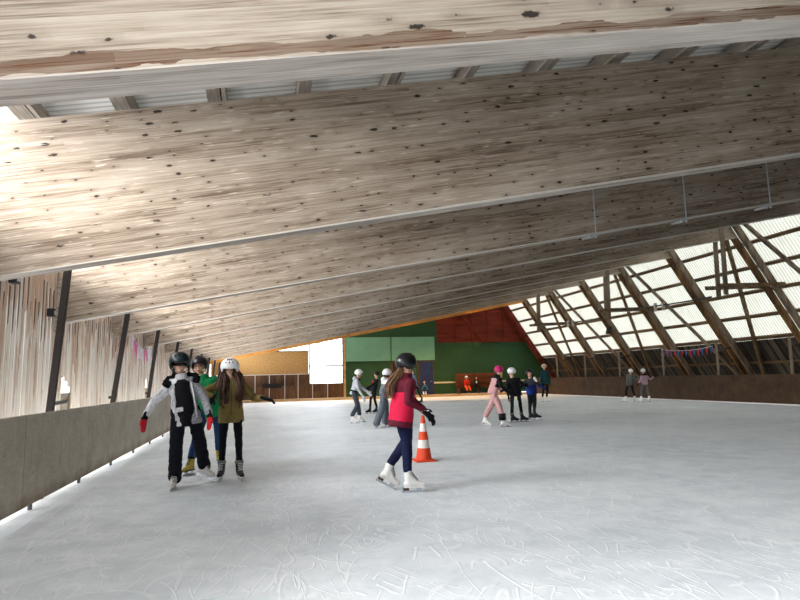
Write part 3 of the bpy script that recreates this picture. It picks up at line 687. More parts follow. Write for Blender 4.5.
def helmet(parent, c, f, u, mat, near, r=(.125, .142, .128), ear=.05, brim=False, patch=None, vents=True):
    l = u.cross(f).normalized(); N, K = 28, 10; c = V(c)
    def edge(phi):                      # lowest latitude reached: high over the face, low at the ears and nape
        cf = math.cos(phi)
        return .1 if cf > .75 else (-.42 - ear*3*(1 if abs(cf) < .6 else .3)) if cf < .45 else .1 + (-.52 - ear*2)*((.75-cf)/.3)
    vs = []; fs = []
    for sh, rr in ((1, 1.0), (0, .86)):
        for j in range(K+1):
            for k in range(N):
                phi = 2*math.pi*k/N; e = edge(phi); lat = math.pi/2*(1-j/K) + e*(j/K)
                p = c + l*(r[0]*rr*math.cos(lat)*math.sin(phi)) + f*(r[1]*rr*math.cos(lat)*math.cos(phi)) + u*(r[2]*rr*math.sin(lat))
                vs.append(p)
    H = (K+1)*N
    for j in range(K):
        for k in range(N):
            a, b, cc, d = j*N+k, j*N+(k+1) % N, (j+1)*N+(k+1) % N, (j+1)*N+k
            fs.append((a, d, cc, b)); fs.append((H+a, H+b, H+cc, H+d))
    for k in range(N):
        a, b = K*N+k, K*N+(k+1) % N; fs.append((a, H+a, H+b, b))
    g = MB(); g.add(vs, fs); h = g.build('helmet', mat, parent, True)
    if vents and near:
        g = MB()
        for sx in (-.5, 0, .5):
            for lat in (.75, 1.15):
                lp = lambda la, ph, q=1.01: c + l*(r[0]*q*math.cos(la)*math.sin(ph)) + f*(r[1]*q*math.cos(la)*math.cos(ph)) + u*(r[2]*q*math.sin(la))
                g.tube([lp(lat-.1, sx), lp(lat, sx), lp(lat+.1, sx)], [.004, .009, .004], 6)
        g.build('vent', m_black, h)
    if brim:
        g = MB(); pts = []
        for k in range(9):
            ph = -.8+1.6*k/8; pts.append(c + l*(r[0]*1.05*math.sin(ph)) + f*(r[1]*1.08*math.cos(ph)) + u*.01)
        g.tube(pts, .012, 6); g.build('brim', mat, h)
    g = MB()                           # chin strap
    a = c + l*r[0]*.9 - u*.05; b = c - l*r[0]*.9 - u*.05; m = c + f*.07 - u*.155
    g.tube([a, (a+m)/2 + f*.0 + l*.02 - u*.005, m, (b+m)/2 - l*.02 - u*.005, b], .0065, 6); g.build('chin_strap', m_black, h)
    if patch:
        g = MB(); q = c + (l*patch[1] + f*patch[2] + u*patch[3]).normalized()*r[0]*.93
        nrm = (q-c).normalized(); t1 = nrm.orthogonal().normalized(); g.ell(q, .06, .05, .012, t1, nrm.cross(t1)); g.build('patch', patch[0], h)
    return h
def strands(name, parent, roots, path, n, mat, r=.012, spread=.03, wave=.012):
    """bundle of tapered locks along a path"""
    g = MB()
    for i in range(n):
        off = V((random.gauss(0, 1), random.gauss(0, 1), random.gauss(0, .6)))*spread; ph = random.uniform(0, 6.28); L = random.uniform(.85, 1.03); pts = []; rs = []
        M_ = len(path)
        for k in range(9):
            t = k/8*L*(M_-1); j = min(int(t), M_-2); q = V(path[j]).lerp(V(path[j+1]), t-j)
            a = min(1, .35+k/5); pts.append(q + off*a + V((math.sin(ph+k*1.1), math.cos(ph+k*.9), 0))*wave*k/8); rs.append(r*(1 - .75*(k/8)**2)*random.uniform(.85, 1.1))
        g.tube(pts, rs, 6)
    return g.build(name, mat, parent, True)
def person(label, px, D, face, feet, hands, mats, near=False, H=1.68, group=None, sit=False, **o):
    """px: photo positions of head, neck and hip on the plane Y=D; feet/hands: [left, right] world points"""
    s = H/1.7; f = V((face[0], face[1], 0)).normalized(); l = UP.cross(f)
    head, neck, hip = [V(p) if len(p) == 3 else W(p[0], p[1], D) for p in px]
    neck += f*o.get('neck_f', 0); head += f*o.get('head_f', 0)
    zz = [ft[0].z for ft in feet if ft]; hip = V(hip)
    if 'hipz' in o: hip.z = o['hipz']
    else: hip.z = min(zz) + .2 + .85*s*o.get('bend', .985)
    org = V((hip.x, hip.y, 0))
    root = thing('person', label, 'person', org, group)
    class Sub: pass
    T = lambda p: V(p) - org
    head, neck, hip = T(head), T(neck), T(hip)
    spine = (neck-hip); sp = spine.normalized(); tl = V(l) + V(o.get('twist', (0, 0, 0))); tl = (tl - sp*tl.dot(sp)).normalized(); tf = tl.cross(sp).normalized()
    hf = V(o.get('look', (f.x, f.y, 0))).normalized(); hu = V(o.get('head_up', (0, 0, 1))); hu = (hu - hf*hu.dot(hf)).normalized(); hl = hu.cross(hf)
    wS = .165*s*o.get('shoulder', 1); sh = {1: neck + tl*wS - sp*.055*s, -1: neck - tl*wS - sp*.055*s}
    vx = .012 if near else .022
    # feet
    ank = {}
    for sd, ft in zip((1, -1), feet):
        if ft is None: continue
        c = T(ft[0]); fd = V(ft[1]) if len(ft) > 1 and ft[1] else f; pit = ft[2] if len(ft) > 2 else 0
        ank[sd] = skate(root, c, fd, pit, o.get('boot', m_bootblk), near, o.get('sole'), o.get('heel'), cuff=o.get('cuff'))
    wr = {sd: T(h[0]) for sd, h in zip((1, -1), hands)}
    ul, fl, th, shn = .29*s, .25*s, .43*s, .42*s
    hj = {sd: hip + tl*sd*.085*s for sd in (1, -1)}
    kn = {sd: ik(hj[sd], ank[sd][0], th, shn, V(o.get('knee', f)) + tl*sd*.12) for sd in ank}
    el = {}
    for sd, hd in zip((1, -1), hands):
        pole = V(hd[2]) if len(hd) > 2 and hd[2] else (-f*.6 - UP*.5 + tl*sd*.45)
        el[sd] = ik(sh[sd], wr[sd], ul, fl, pole)
    # body: one continuous figure from head to ankles
    g = MB()
    g.ell(head + hu*.012*s, .074*s, .094*s, .108*s, hl, hf); g.rc(head - hu*.03*s + hf*.022*s, head - hu*.092*s + hf*.045*s, .058*s, .03*s)
    g.rc(head + hf*.088*s + hu*.012*s, head + hf*.108*s - hu*.022*s, .008*s, .013*s); g.ell(head + hf*.078*s - hu*.062*s, .028*s, .014*s, .012*s, hl, hf)
    for sd in (1, -1): g.ell(head + hl*sd*.075*s - hf*.005 - hu*.005*s, .012*s, .024*s, .032*s, hl, hf); g.ell(head + hl*sd*.034*s + hf*.082*s + hu*.012*s, .014*s, .01*s, .01*s, hl, hf)
    g.rc(neck - sp*.06*s, head - hu*.06*s, .058*s, .05*s)
    g.loft([(hip - sp*.09*s, .08*s, .07*s), (hip, .14*s, .095*s), (hip + spine*.25, .135*s, .09*s), (hip + spine*.45, .115*s, .08*s), (hip + spine*.75, .14*s, .09*s), (hip + spine*.9, .13*s, .08*s), (neck, .05*s, .05*s)], tl, tf, 18)
    for sd in (1, -1):
        g.rc(sh[sd] - tl*sd*.03, el[sd], .042*s, .03*s); g.rc(el[sd], wr[sd], .03*s, .026*s)
        if sd in ank: g.rc(hj[sd], kn[sd], .062*s, .038*s); g.rc(kn[sd], ank[sd][1], .038*s, .027*s)
    def facepaint(c):
        q = c-head; x, y, z = abs(q.dot(hl))/s, q.dot(hf)/s, q.dot(hu)/s
        if y < .05: return 0
        if .018 < x < .048 and .004 < z < .021: return 2
        if .014 < x < .052 and .03 < z < .04: return 2
        if x < .028 and -.07 < z < -.054: return 3 if (o.get('smile') and x < .02) else 1
        return 0
    blob('body', g, .0095 if near else .017, [skin, lips, eyes_m, teeth], root, 2, paint=facepaint)
    # trousers
    R = o.get('leg', (.088, .066, .052)); g = MB(); lg = []
    g.loft([(hip - sp*.1*s, .1*s, .085*s), (hip - sp*.02*s, .155*s, .112*s), (hip + sp*.1*s, .15*s, .105*s), (hip + sp*.14*s, .14*s, .1*s)], tl, tf, 18)
    for sd in ank:
        a0, a1 = ank[sd]; end = a1.lerp(kn[sd], o.get('hem', .0)) if o.get('hem', 0) >= 0 else a0 - (kn[sd]-a0).normalized()*(-o['hem'])
        g.rc(hj[sd], kn[sd], R[0]*s, R[1]*s); g.rc(kn[sd], end, R[1]*s, R[2]*s)
    blob('trousers', g, vx, mats['trousers'] if isinstance(mats['trousers'], list) else [mats['trousers']], root, 3, o.get('leg_wr', .007), 10, o.get('leg_paint') and (lambda c: o['leg_paint'](c, hip, kn, l)), org)
    # jacket
    J = o.get('jk', 1.0); hemz = o.get('jhem', .14); fl_ = o.get('flare', 1.0); g = MB()
    g.loft([(hip - sp*hemz*s, .165*s*J*fl_, .13*s*J*fl_), (hip, .168*s*J, .132*s*J), (hip + spine*.28, .16*s*J, .124*s*J), (hip + spine*.5, .152*s*J, .118*s*J), (hip + spine*.75, .168*s*J, .125*s*J), (hip + spine*.9, .158*s*J, .112*s*J), (hip + spine*1.0, .1*s, .085*s), (hip + spine*1.08, .075*s, .072*s)], tl, tf, 22)
    A = o.get('slv', 1.0)
    for sd in (1, -1):
        g.rc(sh[sd] - tl*sd*.03*s, el[sd], .068*s*A, .056*s*A); g.rc(el[sd], wr[sd].lerp(el[sd], .08), .056*s*A, .046*s*A)
        g.ell(sh[sd], .07*s*A, .07*s*A, .065*s*A)
    if o.get('hood'): g.ell(neck - tf*.09*s + sp*.02*s, .11*s, .07*s, .075*s, tl, tf); g.rc(neck - tl*.075*s + sp*.01, neck + tl*.075*s + sp*.01, .05*s, .05*s)
    if o.get('collar'): g.loft([(neck - sp*.05*s, .11*s, .1*s), (neck + sp*.05*s, .09*s, .09*s), (neck + sp*.075*s, .082*s, .082*s)], tl, tf, 16)
    jm = mats['jacket'] if isinstance(mats['jacket'], list) else [mats['jacket']]; jp = o.get('jpaint')
    blob(o.get('jname', 'jacket'), g, vx, jm, root, 3, o.get('wr', .009), 8, jp and (lambda c: jp(c, dict(hip=hip, neck=neck, sp=sp, L=spine.length, tl=tl, tf=tf, el=el, sh=sh, wr=wr))), org)
    ctx = Sub(); ctx.__dict__.update(root=root, head=head, neck=neck, hip=hip, sp=sp, spine=spine, tl=tl, tf=tf, hf=hf, hu=hu, hl=hl, sh=sh, el=el, wr=wr, kn=kn, ank=ank, s=s, org=org, f=f, l=l)
    # gloves or bare hands
    for sd, hd in zip((1, -1), hands):
        d = V(hd[1]) if len(hd) > 1 and hd[1] else (wr[sd]-el[sd])
        gm = o.get('glove', m_black); pn = V(hd[3]) if len(hd) > 3 else -tl*sd - f*.3; st = V(hd[4]) if len(hd) > 4 else f
        hand(o.get('glove_name', 'glove'), root, wr[sd] + d.normalized()*.02, d, pn, st, gm, near, o.get('mitten', False), s*o.get('hand', 1.08), o.get('palm'))
    if o.get('helmet'):
        helmet(root, head + hu*.035*s - hf*.008, hf, hu, o['helmet'], near, tuple(x*s*o.get('hsize', 1) for x in (.124, .142, .128)), o.get('ear', .05), o.get('brim', False), o.get('patch'))
    return ctx
def P(x, y, D): return W(x, y, D)
GP = 'skaters on the ice'
# ---- three skaters at the left
patt = NT('white jacket cloth with grey flecks'); _v = patt.obj(); _n = patt.noise(_v, 26, 4, .7)
patt.base(patt.ramp(_n, [(.36, srgb(186, 188, 196)), (.5, srgb(236, 237, 241)), (.7, srgb(246, 246, 249))]), .8, .2)
grey_tex = NT('grey marled jacket cloth'); _v = grey_tex.obj(); _n = grey_tex.noise(_v, 60, 4, .7); grey_tex.base(grey_tex.ramp(_n, [(.35, srgb(108, 110, 118)), (.6, srgb(186, 188, 194))]), .85, .2)
m_teal = plain('dark teal helmet shell', srgb(24, 42, 46), .35, .5, var=.05); m_red = fabric('red mitten palm', srgb(214, 44, 52))
def jp_left(c, k):
    return 1 if (c - k['hip']).dot(k['tl']) > .055 else 0
D = 8.6
p = person('person in an open white and grey jacket and dark teal helmet skating towards the camera', [(180, 365.5), (181.5, 378.5), (185, 429)], D, (.12, -1),
    [(P(202, 479, 9.05)+V((0, 0, .0)), (.85, -.5), .25), (G(174, 489), (-.12, -1), 0)],
    [(P(209, 413, 8.45), (.12, .0, -1), None, (-.6, -.5, 0), (0, -1, 0)), (P(146, 415, 8.45), (-.25, 0, -1), (-.3, .4, -.2), (.8, -.5, 0), (0, -1, 0))],
    dict(trousers=fabric('black snow trousers', srgb(17, 20, 30)), jacket=[patt.m, grey_tex.m]), True, 1.7, None, look=(.03, -1, -.1), boot=m_boot, sole=m_boot, leg=(.102, .088, .088), leg_wr=.012, hem=-.06, jhem=.2, flare=1.12, jk=1.08,
    mitten=True, palm=m_red, glove_name='mitten', helmet=m_teal, hsize=1.2, smile=True, jpaint=jp_left, slv=1.05, hand=1.2)
g = MB(); t = p
g.loft([(t.hip - t.sp*.22 + t.tf*.04, .11, .13), (t.hip + t.tf*.04, .135, .13), (t.hip + t.spine*.5 + t.tf*.045, .122, .118), (t.hip + t.spine*.86 + t.tf*.045, .118, .108), (t.hip + t.spine*.99 + t.tf*.025, .08, .085)], t.tl, t.tf, 18)
blob('bib', g, .012, m_black, t.root, 3, .006, 10)
g = MB(); ring = [t.neck + t.sp*(-.03 + .06*math.cos(a)) + t.tf*.03 + t.tl*(.19*math.sin(a)) - t.tf*(.10*math.cos(a)) for a in [x*.26-1.82 for x in range(15)]]
for a, b in zip(ring[:-1], ring[1:]): g.rc(a, b, .056, .056)
blob('fur_collar', g, .013, fabric('black fur', srgb(14, 14, 18), .95, .3, 60, .9), t.root, 1, .022, 24)
g = MB(); g.loft([(t.neck - t.sp*.02 + t.tf*.03, .082, .085), (t.neck + t.sp*.03 + t.tf*.03, .078, .082), (t.neck + t.sp*.065 + t.tf*.035, .068, .07)], t.tl, t.tf, 18)
blob('neck_warmer', g, .01, fabric('pale grey fleece', srgb(206, 206, 210)), t.root, 2, .004)
g = MB(); pts = [t.head + t.hl*(.088*math.sin(a)) + t.hf*(.103*math.cos(a)) + t.hu*.02 for a in [-1.2+.3*k for k in range(9)]]  # dark band across the eyes below the helmet edge
for a, b in zip(pts[:-1], pts[1:]): g.rc(a, b, .021, .021)
blob('eye_band', g, .008, plain('glossy dark band', srgb(14, 14, 18), .15, .6), t.root, 1)
g = MB(); q = t.hip + t.sp*.05; 
for sd, x in ((1, .132), (-1, .132)):
    g.tube([t.hip - t.sp*.12 + t.tl*sd*x + t.tf*.135, t.hip + t.spine*.4 + t.tl*sd*(x-.005) + t.tf*.128, t.hip + t.spine*.85 + t.tl*sd*(x-.02) + t.tf*.118], .011, 6)
g.build('jacket_edge', patt.m, t.root, True)
g = MB(); c = t.hip + t.sp*.02 - t.tl*.06 + t.tf*.165
g.hexa([c + t.tl*x + t.sp*z + t.tf*y for y in (-.02, .0) for x, z in ((-.05, -.03), (.04, -.03), (.04, .03), (-.05, .03))]); g.build('hem_patch', patt.m, t.root, bevel=.004)
green = fabric('green jacket cloth', srgb(26, 142, 84))
D = 10.0
p = person('person in a green jacket and black helmet behind the white and olive jackets', [(199.5, 366.5), (203, 379.5), (210, 430)], D, (.1, -1),
    [(G(219, 464), (.2, -1), 0), (G(190, 474.5), (-.5, -1), 0)], [(P(222, 412, 9.9), None, None), (P(190, 412, 9.95), None, None)],
    dict(trousers=fabric('blue jeans', srgb(32, 62, 108)), jacket=green), True, 1.72, None, look=(-.1, -1, -.06), boot=plain('yellow skate leather', srgb(186, 168, 60), .5), sole=m_bootblk, cuff=m_black,
    helmet=plain('dark purple black helmet shell', srgb(30, 28, 38), .35), hsize=1.08, collar=True, jhem=.2, jk=1.1, leg=(.09, .072, .062))
t = p; g = MB()
g.tube([t.hip - t.sp*.05 + t.tf*.15, t.hip + t.spine*.5 + t.tf*.136, t.neck + t.tf*.1], .008, 6); g.build('zip', m_black, t.root)
g = MB(); g.bar(t.hip + t.spine*.6 + t.tl*.03 + t.tf*.142, t.hip + t.spine*.68 + t.tl*.12 + t.tf*.126, .012, .02); g.build('pocket_zip', m_black, t.root)
g = MB(); g.loft([(t.neck - t.sp*.02, .08, .08), (t.neck + t.sp*.05, .074, .076), (t.neck + t.sp*.075, .066, .068)], t.tl, t.tf, 16); blob('neck_tube', g, .012, m_black, t.root, 2)
olive = fabric('olive jacket cloth', srgb(128, 112, 64), .8, .14)
D = 9.15
p = person('person in an olive jacket and white helmet with long brown hair, looking down', [(230, 369.5), (231.5, 380.5), (231, 421)], D, (.06, -1),
    [(G(239.5, 480.5), (.25, -1), 0), (G(221, 480.5), (-.12, -1), 0)],
    [(P(263, 398, 9.0), (1, -.1, -.28), (.1, .5, -.5), (0, -.35, -1), (.2, -1, 0)), (P(213, 397, 8.95), (-.35, -.3, -.8), (-.9, .2, -.1), (.5, .5, 0), (.3, -1, 0))],
    dict(trousers=fabric('black leggings', srgb(15, 16, 26)), jacket=olive), True, 1.63, None, look=(-.03, -.95, -.28), head_f=.02, boot=m_bootblk, sole=m_boot, cuff=plain('grey sock', srgb(120, 116, 118)), leg=(.08, .06, .046), helmet=m_white, hsize=1.16,
    jhem=.2, flare=1.08, jk=1.1, smile=True, hand=1.15)
t = p
for sd in (1, -1):
    strands('hair', t.root, None, [t.head + t.hl*sd*.07 + t.hu*.05 + t.hf*.04, t.head + t.hl*sd*.092 - t.hu*.06 + t.tf*.01, t.neck + t.tl*sd*.115 + t.tf*.11 - t.sp*.02, t.hip + t.spine*.7 + t.tl*sd*.135 + t.tf*.16, t.hip + t.spine*.22 + t.tl*sd*.115 + t.tf*.17], 70, m_hair, .015, .03, .02)
g = MB(); g.tube([t.hip - t.sp*.08 + t.tf*.152, t.hip + t.spine*.5 + t.tf*.134, t.neck - t.sp*.04 + t.tf*.12], .007, 6); g.build('zip', plain('tan zip', srgb(92, 80, 46)), t.root)
g = MB()
for sd in (1, -1): g.bar(t.hip + t.sp*.02 + t.tl*sd*.1 + t.tf*.142, t.hip + t.sp*.1 + t.tl*sd*.15 + t.tf*.115, .014, .02)
g.build('pocket_flap', plain('dark olive trim', srgb(78, 68, 38)), t.root)
# ---- woman in red beside the cone
crim = fabric('crimson jacket cloth', srgb(206, 22, 66), .75, .08); maroon = fabric('maroon jacket cloth', srgb(92, 20, 38), .8, .14)
def jp_red(c, k):
    q = c - k['hip']; z = q.dot(k['sp'])/k['L']; x = q.dot(k['tl'])
    arm = abs(x) > .175 and True
    for sd in (1, -1):
        a, b = k['sh'][sd], k['el'][sd]; e = k['wr'][sd]
        for (u_, v_) in ((a, b), (b, e)):
            w_ = v_-u_; tt = max(0, min(1, (c-u_).dot(w_)/w_.length_squared)); dd = (c-(u_+w_*tt)).length
            if dd < .078 and (tt > .25 or u_ is b): return 1
    if z > .60 + .1*math.sin(q.dot(k['tf'])*9): return 1
    if z < -.42: return 1
    return 0
D = 7.4
p = person('person in a red and maroon jacket and black helmet beside the cone', [(406.5, 365.5), (405.5, 378.5), (402.5, 433)], D, (1, .22),
    [(G(411, 492.5), (1, -.12), 0), (P(382.5, 488, 7.5), (.95, -.1), .5)],
    [(P(428, 414, 7.75), (.6, .1, -.8), None, (-.3, .6, -.2), (.8, .2, 0)), (P(423.5, 409, 7.15), (.62, -.02, -.75), (-.5, -.6, -.5), (-.2, .9, -.3), (.8, .1, .4))],
    dict(trousers=fabric('navy leggings', srgb(16, 22, 56)), jacket=[crim, maroon]), True, 1.66, None, look=(.92, .42, -.05), boot=m_boot, sole=m_boot, heel=m_heel, leg=(.108, .074, .058), helmet=m_blackpoly, hsize=1.06, ear=.09,
    jpaint=jp_red, jhem=.24, flare=1.06, jk=1.14, collar=True, knee=(1, .1, 0), wr=.007)
t = p
strands('hair', t.root, None, [t.head - t.hf*.075 - t.hu*.03, t.neck - t.tf*.105 + t.sp*.045, t.neck - t.tf*.165 - t.sp*.06, t.hip + t.spine*.66 - t.tf*.2, t.hip + t.spine*.36 - t.tf*.18], 84, m_hair2, .015, .03, .014)
g = MB(); wv = t.wr[-1]; dv = V((.62, -.02, -.75)).normalized(); g.tube([wv + dv*.012 + V((.0, -.034, 0)), wv + dv*.012 + V((-.03, 0, -.02)), wv + dv*.05 + V((.03, -.03, .02))], .008, 6); g.build('glove_stripe', m_white, t.root)
def FT(x, y, D, z=0.0):
    d = max(D-.3, min(D+.3, G(x, y).y)); q = W(x, y, d); return V((q.x, d, z))
# ---- middle group
def col(name, *c): return fabric(name, srgb(*c))
dgrey = col('dark grey trousers cloth', 62, 68, 78)
p = person('person in a pale grey hoodie, white helmet and dark grey trousers leaning forward', [(358.8, 374), (357.2, 380), (354, 400)], 19.2, (1, -.1),
    [(FT(360.5, 422, 19.2), (1, -.1), 0), (FT(353.5, 423.5, 19.2), (1, -.3), 0)], [(P(367, 391.5, 19.0), (.6, 0, -.6), None), (P(363, 396, 18.9), (.3, 0, -.9), None)],
    dict(trousers=dgrey, jacket=col('pale grey hoodie cloth', 176, 178, 184)), False, 1.66, GP, boot=m_boot, glove=col('pale glove', 214, 214, 220), helmet=m_white, hood=True, look=(1, -.25, -.15), leg=(.1, .08, .075), jhem=.08, hand=1.2, bend=.93)
t = p; g = MB(); g.loft([(t.hip + t.sp*.02, .18, .145), (t.hip + t.sp*.07, .178, .142)], t.tl, t.tf, 18); g.build('waist_belt', m_black, t.root, True)
g = MB(); g.loft([(t.neck - t.sp*.03, .105, .11), (t.neck + t.sp*.05, .1, .1), (t.neck + t.sp*.08, .07, .07)], t.tl, t.tf, 16); blob('scarf', g, .02, m_black, t.root, 2, .01)
p = person('person in black with an arm held out, between the grey and white hoodies', [(376.5, 375), (376.3, 379.5), (374, 394.5)], 23.7, (-1, -.25),
    [(FT(376, 413, 23.7), (-1, -.5), 0), (FT(369.5, 413.5, 23.7), (-1, -.3), 0)], [(P(366, 388.5, 23.4), (-1, 0, -.1), None), (P(368, 389.5, 23.9), (-1, 0, -.2), None)],
    dict(trousers=m_black, jacket=col('near black jacket', 22, 22, 28)), False, 1.55, GP, helmet=m_blackpoly, leg=(.08, .06, .055))
t = p; g = MB(); g.ell(t.neck + t.tf*.12 - t.sp*.12, .05, .03, .05, t.tl, t.tf); g.build('red_badge', m_red, t.root, True)
p = person('person in a white hoodie, wide grey trousers and pink marked white helmet', [(387.3, 374), (386, 380.5), (384, 402)], 16.8, (1, .12),
    [(FT(386.5, 427, 16.8), (1, .1), 0), (FT(378.5, 428.5, 16.8), (1, -.2), 0)], [(P(397, 393, 17), None, None), (P(396, 391, 16.6), (.8, 0, .3), None)],
    dict(trousers=col('mid grey trousers cloth', 92, 100, 108), jacket=[col('white hoodie cloth', 226, 228, 234), col('grey hoodie back', 104, 112, 122)]), False, 1.66, GP, boot=m_boot, helmet=m_white, hood=True, leg=(.115, .105, .1), hem=-.06,
    jpaint=lambda c, k: 1 if (c-k['hip']).dot(k['tf']) < -.03 and (c-k['hip']).dot(k['sp']) < .66*k['L'] and abs((c-k['hip']).dot(k['tl'])) < .15 else 0, jhem=.1, patch=(plain('pink patch', srgb(228, 150, 176)), -.6, .6, .5))
t = p; g = MB(); g.ell(t.head - t.hf*.02 - t.hu*.03, .088, .1, .1, t.hl, t.hf); blob('hair', g, .02, m_hair, t.root, 1)
p = person('person in a slate blue jacket mostly hidden beyond the skater in red and maroon', [(412.2, 368.5), (413.5, 374.5), (415.8, 386.5)], 32.0, (-1, -.3),
    [(FT(421.5, 403, 32.0), (-1, -.3), 0), (FT(414, 402.5, 32.0), (-1, -.5), 0)], [(P(417, 386, 31.8), None, None), (P(411, 386, 31.7), None, None)],
    dict(trousers=col('charcoal trousers', 46, 54, 56), jacket=col('slate blue jacket cloth', 84, 96, 116)), False, 1.64, GP, helmet=m_white)
p = person('small child in a teal jacket and pale pink hat in front of the blue door', [(424.3, 382.6), (424.6, 385), (425, 390)], 43.0, (-.2, -1),
    [(FT(426, 396, 43.0, .1), (0, -1), 0), (FT(423.7, 396, 43.0, .1), (0, -1), 0)], [(P(427.3, 390.2, 42.8), None, None), (P(422, 390, 42.8), None, None)],
    dict(trousers=col('dark child trousers', 44, 46, 56), jacket=col('teal child jacket', 58, 122, 140)), False, 1.02, GP, boot=m_boot, helmet=plain('pale pink hat', srgb(232, 184, 172)))
# ---- right of centre
pink = col('dusty pink overall cloth', 206, 158, 158)
p = person('person in dusty pink overalls over a black top with a magenta helmet', [(499.2, 371), (497, 377), (494, 400)], 15.7, (1, .25),
    [(FT(504, 427.5, 15.7), (1, -.1), 0), (FT(484.5, 425, 15.7), (.8, -.5), .3)], [(P(510, 392.5, 15.9), (.8, 0, -.5), None), (P(508.5, 392, 15.4), (.8, 0, -.6), None)],
    dict(trousers=pink, jacket=[m_black, pink]), False, 1.66, GP, boot=m_boot, helmet=plain('magenta helmet shell', srgb(206, 40, 116), .35), hood=False, collar=True, leg=(.1, .086, .082), jname='overall_top', look=(.9, .35, 0),
    jpaint=lambda c, k: 1 if (abs((c-k['hip']).dot(k['tl'])) < .13 and (c-k['hip']).dot(k['sp']) < .82*k['L'] and min((c-k['el'][-1]).length, (c-k['wr'][-1]).length, (c-(k['sh'][-1]+k['el'][-1])/2).length, (c-(k['el'][-1]+k['wr'][-1])/2).length, (c-(k['el'][1]+k['wr'][1])/2).length, (c-k['wr'][1]).length, (c-k['el'][1]).length) > .115) or ((c-k['hip']).dot(k['sp']) < .06 and min((c-k['wr'][-1]).length, (c-k['wr'][1]).length, (c-(k['el'][-1]+k['wr'][-1])/2).length, (c-(k['el'][1]+k['wr'][1])/2).length) > .12) else 0)
t = p; g = MB()
for sd in (1,): a = t.ank[sd][1]; g.loft([(a - V((0, 0, .08)), .098, .098), (a + V((0, 0, .1)), .1, .1)], V((1,0,0)), V((0,1,0)), 16)
g.build('boot_gaiter', m_black, t.root, True)
strands('hair', t.root, None, [t.head - t.hu*.02 + t.hf*.02 - t.hl*.08, t.neck + t.tf*.07 - t.tl*.05 + t.sp*.02, t.neck + t.tf*.13 - t.tl*.05 - t.sp*.1], 16, hair_mat('blond hair', srgb(150, 116, 76), srgb(206, 170, 120)), .014, .02)
p = person('person in a long black jacket and white helmet beside the pink overalls', [(511.3, 372.5), (512.7, 378.5), (515.5, 401.5)], 16.5, (.45, 1),
    [(FT(513.5, 421.5, 16.5), (1, -.15), 0), (FT(523, 421.5, 16.5), (1, -.1), 0)], [(P(508.5, 396, 16.3), (0, 0, -1), None), (P(524, 385.5, 16.9), (1, .2, 0), (.2, -.4, -.6))],
    dict(trousers=m_black, jacket=col('black jacket cloth', 15, 16, 24)), False, 1.6, GP, helmet=m_white, jhem=.22, flare=1.1, jk=1.08, cuff=plain('olive sock', srgb(120, 112, 70)), leg=(.085, .062, .056), look=(-.5, .8, 0))
p = person('child in a grey and blue jacket and dark helmet with arms spread', [(529.3, 373.4), (530.5, 379), (532, 400)], 17.3, (-.2, -1),
    [(FT(536, 419.5, 17.3), (.9, -.5), 0), (FT(531.5, 419.5, 17.3), (1, -.4), 0)], [(P(545.5, 389, 17.2), (.8, 0, -.6), None), (P(521.5, 386.5, 17.0), (-1, 0, -.2), (-.2, .4, -.6))],
    dict(trousers=col('dark green trousers', 24, 32, 36), jacket=[col('charcoal jacket cloth', 66, 68, 76), col('royal blue jacket cloth', 26, 50, 128)]), False, 1.58, GP, helmet=m_blackpoly, jk=1.1, jhem=.2,
    jpaint=lambda c, k: 1 if (c-k['hip']).dot(k['sp']) < .36*k['L'] or (min((c-k['wr'][1]).length, (c-k['el'][1]).length, (c-(k['wr'][1]+k['el'][1])/2).length, (c-k['wr'][-1]).length) < .12) else 0)
t = p; g = MB(); g.rc(t.sh[1] + t.sp*.07 + t.tf*.1 - t.tl*.05, t.sh[1] - t.sp*.02 + t.tf*.12 - t.tl*.0, .05, .04); blob('white_mitten', g, .02, m_boot, t.root, 1)
p = person('person in a dark teal jacket and pale hat standing near the right barrier', [(544, 367), (545, 370.3), (545.4, 383.5)], 28.4, (-.1, -1),
    [(FT(547.5, 401.5, 28.4), (.3, -1), 0), (FT(543, 402, 28.4), (-.2, -1), 0)], [(P(550, 384, 28.3), None, None), (P(541, 384, 28.3), None, None)],
    dict(trousers=m_black, jacket=col('dark teal jacket cloth', 28, 66, 68)), False, 1.78, GP, boot=m_boot, helmet=plain('pale beige hat', srgb(206, 188, 164), .8), jk=1.1)
p = person('person in a grey green vest, black leggings and white helmet near the right barrier', [(630.6, 371.6), (630.2, 374.8), (629.9, 385)], 25.4, (.15, 1),
    [(FT(625.5, 401.5, 25.4), (-.4, 1), 0), (FT(634.8, 401.5, 25.4), (.4, 1), 0)], [(P(627.4, 386, 25.3), None, None), (P(639.5, 376.3, 25.3), (1, 0, .05), (.1, .2, -1))],
    dict(trousers=m_black, jacket=col('grey green vest cloth', 104, 112, 104)), False, 1.5, GP, boot=m_boot, helmet=m_white)
p = person('person in a pale pink jacket and grey trousers with white helmet beside the right barrier', [(643, 371.2), (643.8, 374.6), (644.6, 385.3)], 25.0, (-.05, 1),
    [(FT(641, 402.2, 25.0), (-.2, 1), 0), (FT(649.3, 402, 25.0), (.3, 1), 0)], [(P(638.5, 383, 24.9), None, None), (P(654, 376.5, 24.9), (1, 0, 0), (.1, .2, -1))],
    dict(trousers=col('mid grey leggings', 96, 94, 96), jacket=[col('pale pink jacket cloth', 184, 152, 166), m_black]), False, 1.5, GP, boot=m_boot, helmet=m_white, hood=True, jk=1.12,
    jpaint=lambda c, k: 1 if (c-k['hip']).dot(k['sp']) > .85*k['L'] else 0)
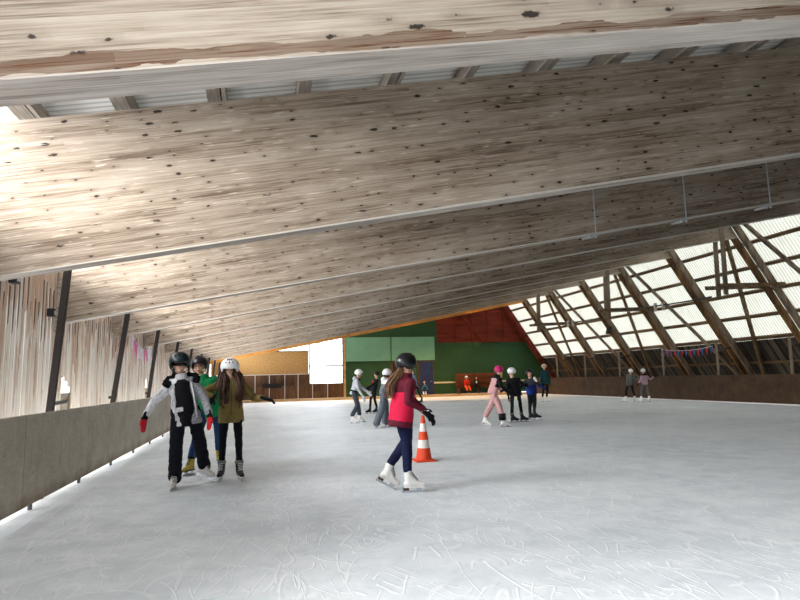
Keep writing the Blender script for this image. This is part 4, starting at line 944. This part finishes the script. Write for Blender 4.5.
# ---- two sitting on the bench
def sitter(label, X, jm, tm, hm, **k):
    Y = 43.75; z = .1
    hip = V((X, Y, .66)); nk = V((X, Y-.1, 1.14)); hd = V((X, Y-.16, 1.32))
    return person(label, [hd, nk, hip], Y, (-.1, -1), [(V((X+.14, Y-.62, .1)), (.2, -1), 0), (V((X-.14, Y-.62, .1)), (-.2, -1), 0)],
        [(V((X+.12, Y-.4, .78)), None, None), (V((X-.12, Y-.4, .78)), None, None)], dict(trousers=tm, jacket=jm), False, 1.55, None, hipz=.66, helmet=hm, knee=(0, -1, .6), jhem=.05, **k)
sitter('child in a red jacket and orange trousers with white helmet sitting on the bench', 15.35, col('red jacket cloth', 206, 44, 30), col('orange trousers cloth', 226, 84, 36), m_white, leg=(.1, .09, .08))
q = sitter('child in dark clothes sitting on the bench beside the red jacket', 16.15, col('dark blue jacket cloth', 26, 26, 36), m_black, m_blackpoly)
g = MB(); g.ell(q.neck + q.tf*.14 - q.sp*.15, .07, .05, .1, q.tl, q.tf); g.build('white_bib', m_boot, q.root, True)
# ------------------------------------------------------------------ light
w = bpy.data.worlds.new('overcast sky'); SC.world = w; w.use_nodes = True
bg = w.node_tree.nodes['Background']; bg.inputs[0].default_value = (.90, .96, 1.03, 1); bg.inputs[1].default_value = 5.0
sd = bpy.data.lights.new('veiled_sun', 'SUN'); so = bpy.data.objects.new('veiled_sun', sd); COL.objects.link(so)
sd.energy = 16.0; sd.angle = math.radians(50); sd.color = (1, 1, 1)
sdir = V((.88, .36, -.30)); so.rotation_euler = sdir.to_track_quat('-Z', 'Y').to_euler(); so.location = (-20, -20, 20)
# unseen warm lamps added between the last beams to tint the far ice
for i, (X, yy, e) in enumerate(((5.0, 38.6, 200), (10.5, 38.6, 700), (15.5, 38.6, 850))):
    z = 3.3 + .187*X + .85
    root = thing('added_lamp', 'added unseen warm lamp between the last beams, %s of three' % ['left', 'middle', 'right'][i], 'lamp', (X, yy, z), 'added warm lamps over the far end')
    g = MB(); g.tube([(0, 0, 0), (0, 0, .12), (0, 0, .3)], [.22, .18, .05], 14); g.build('lamp_shade', M['dark_steel'], root, smooth=True)
    ld = bpy.data.lights.new('warm_lamp', 'SPOT'); lo = bpy.data.objects.new('warm_lamp', ld); COL.objects.link(lo)
    ld.energy = e; ld.color = (1, .55, .2); ld.shadow_soft_size = .12; ld.spot_size = math.radians(115); ld.spot_blend = .6; lo.location = (X, yy, z-.12)
    lo.rotation_euler = V((0, .25, -1)).to_track_quat('-Z', 'Y').to_euler()
SC.view_settings.view_transform = 'Standard'; SC.view_settings.look = 'None'; SC.view_settings.gamma = 1; SC.view_settings.use_curve_mapping = False
SC.view_settings.exposure = .42
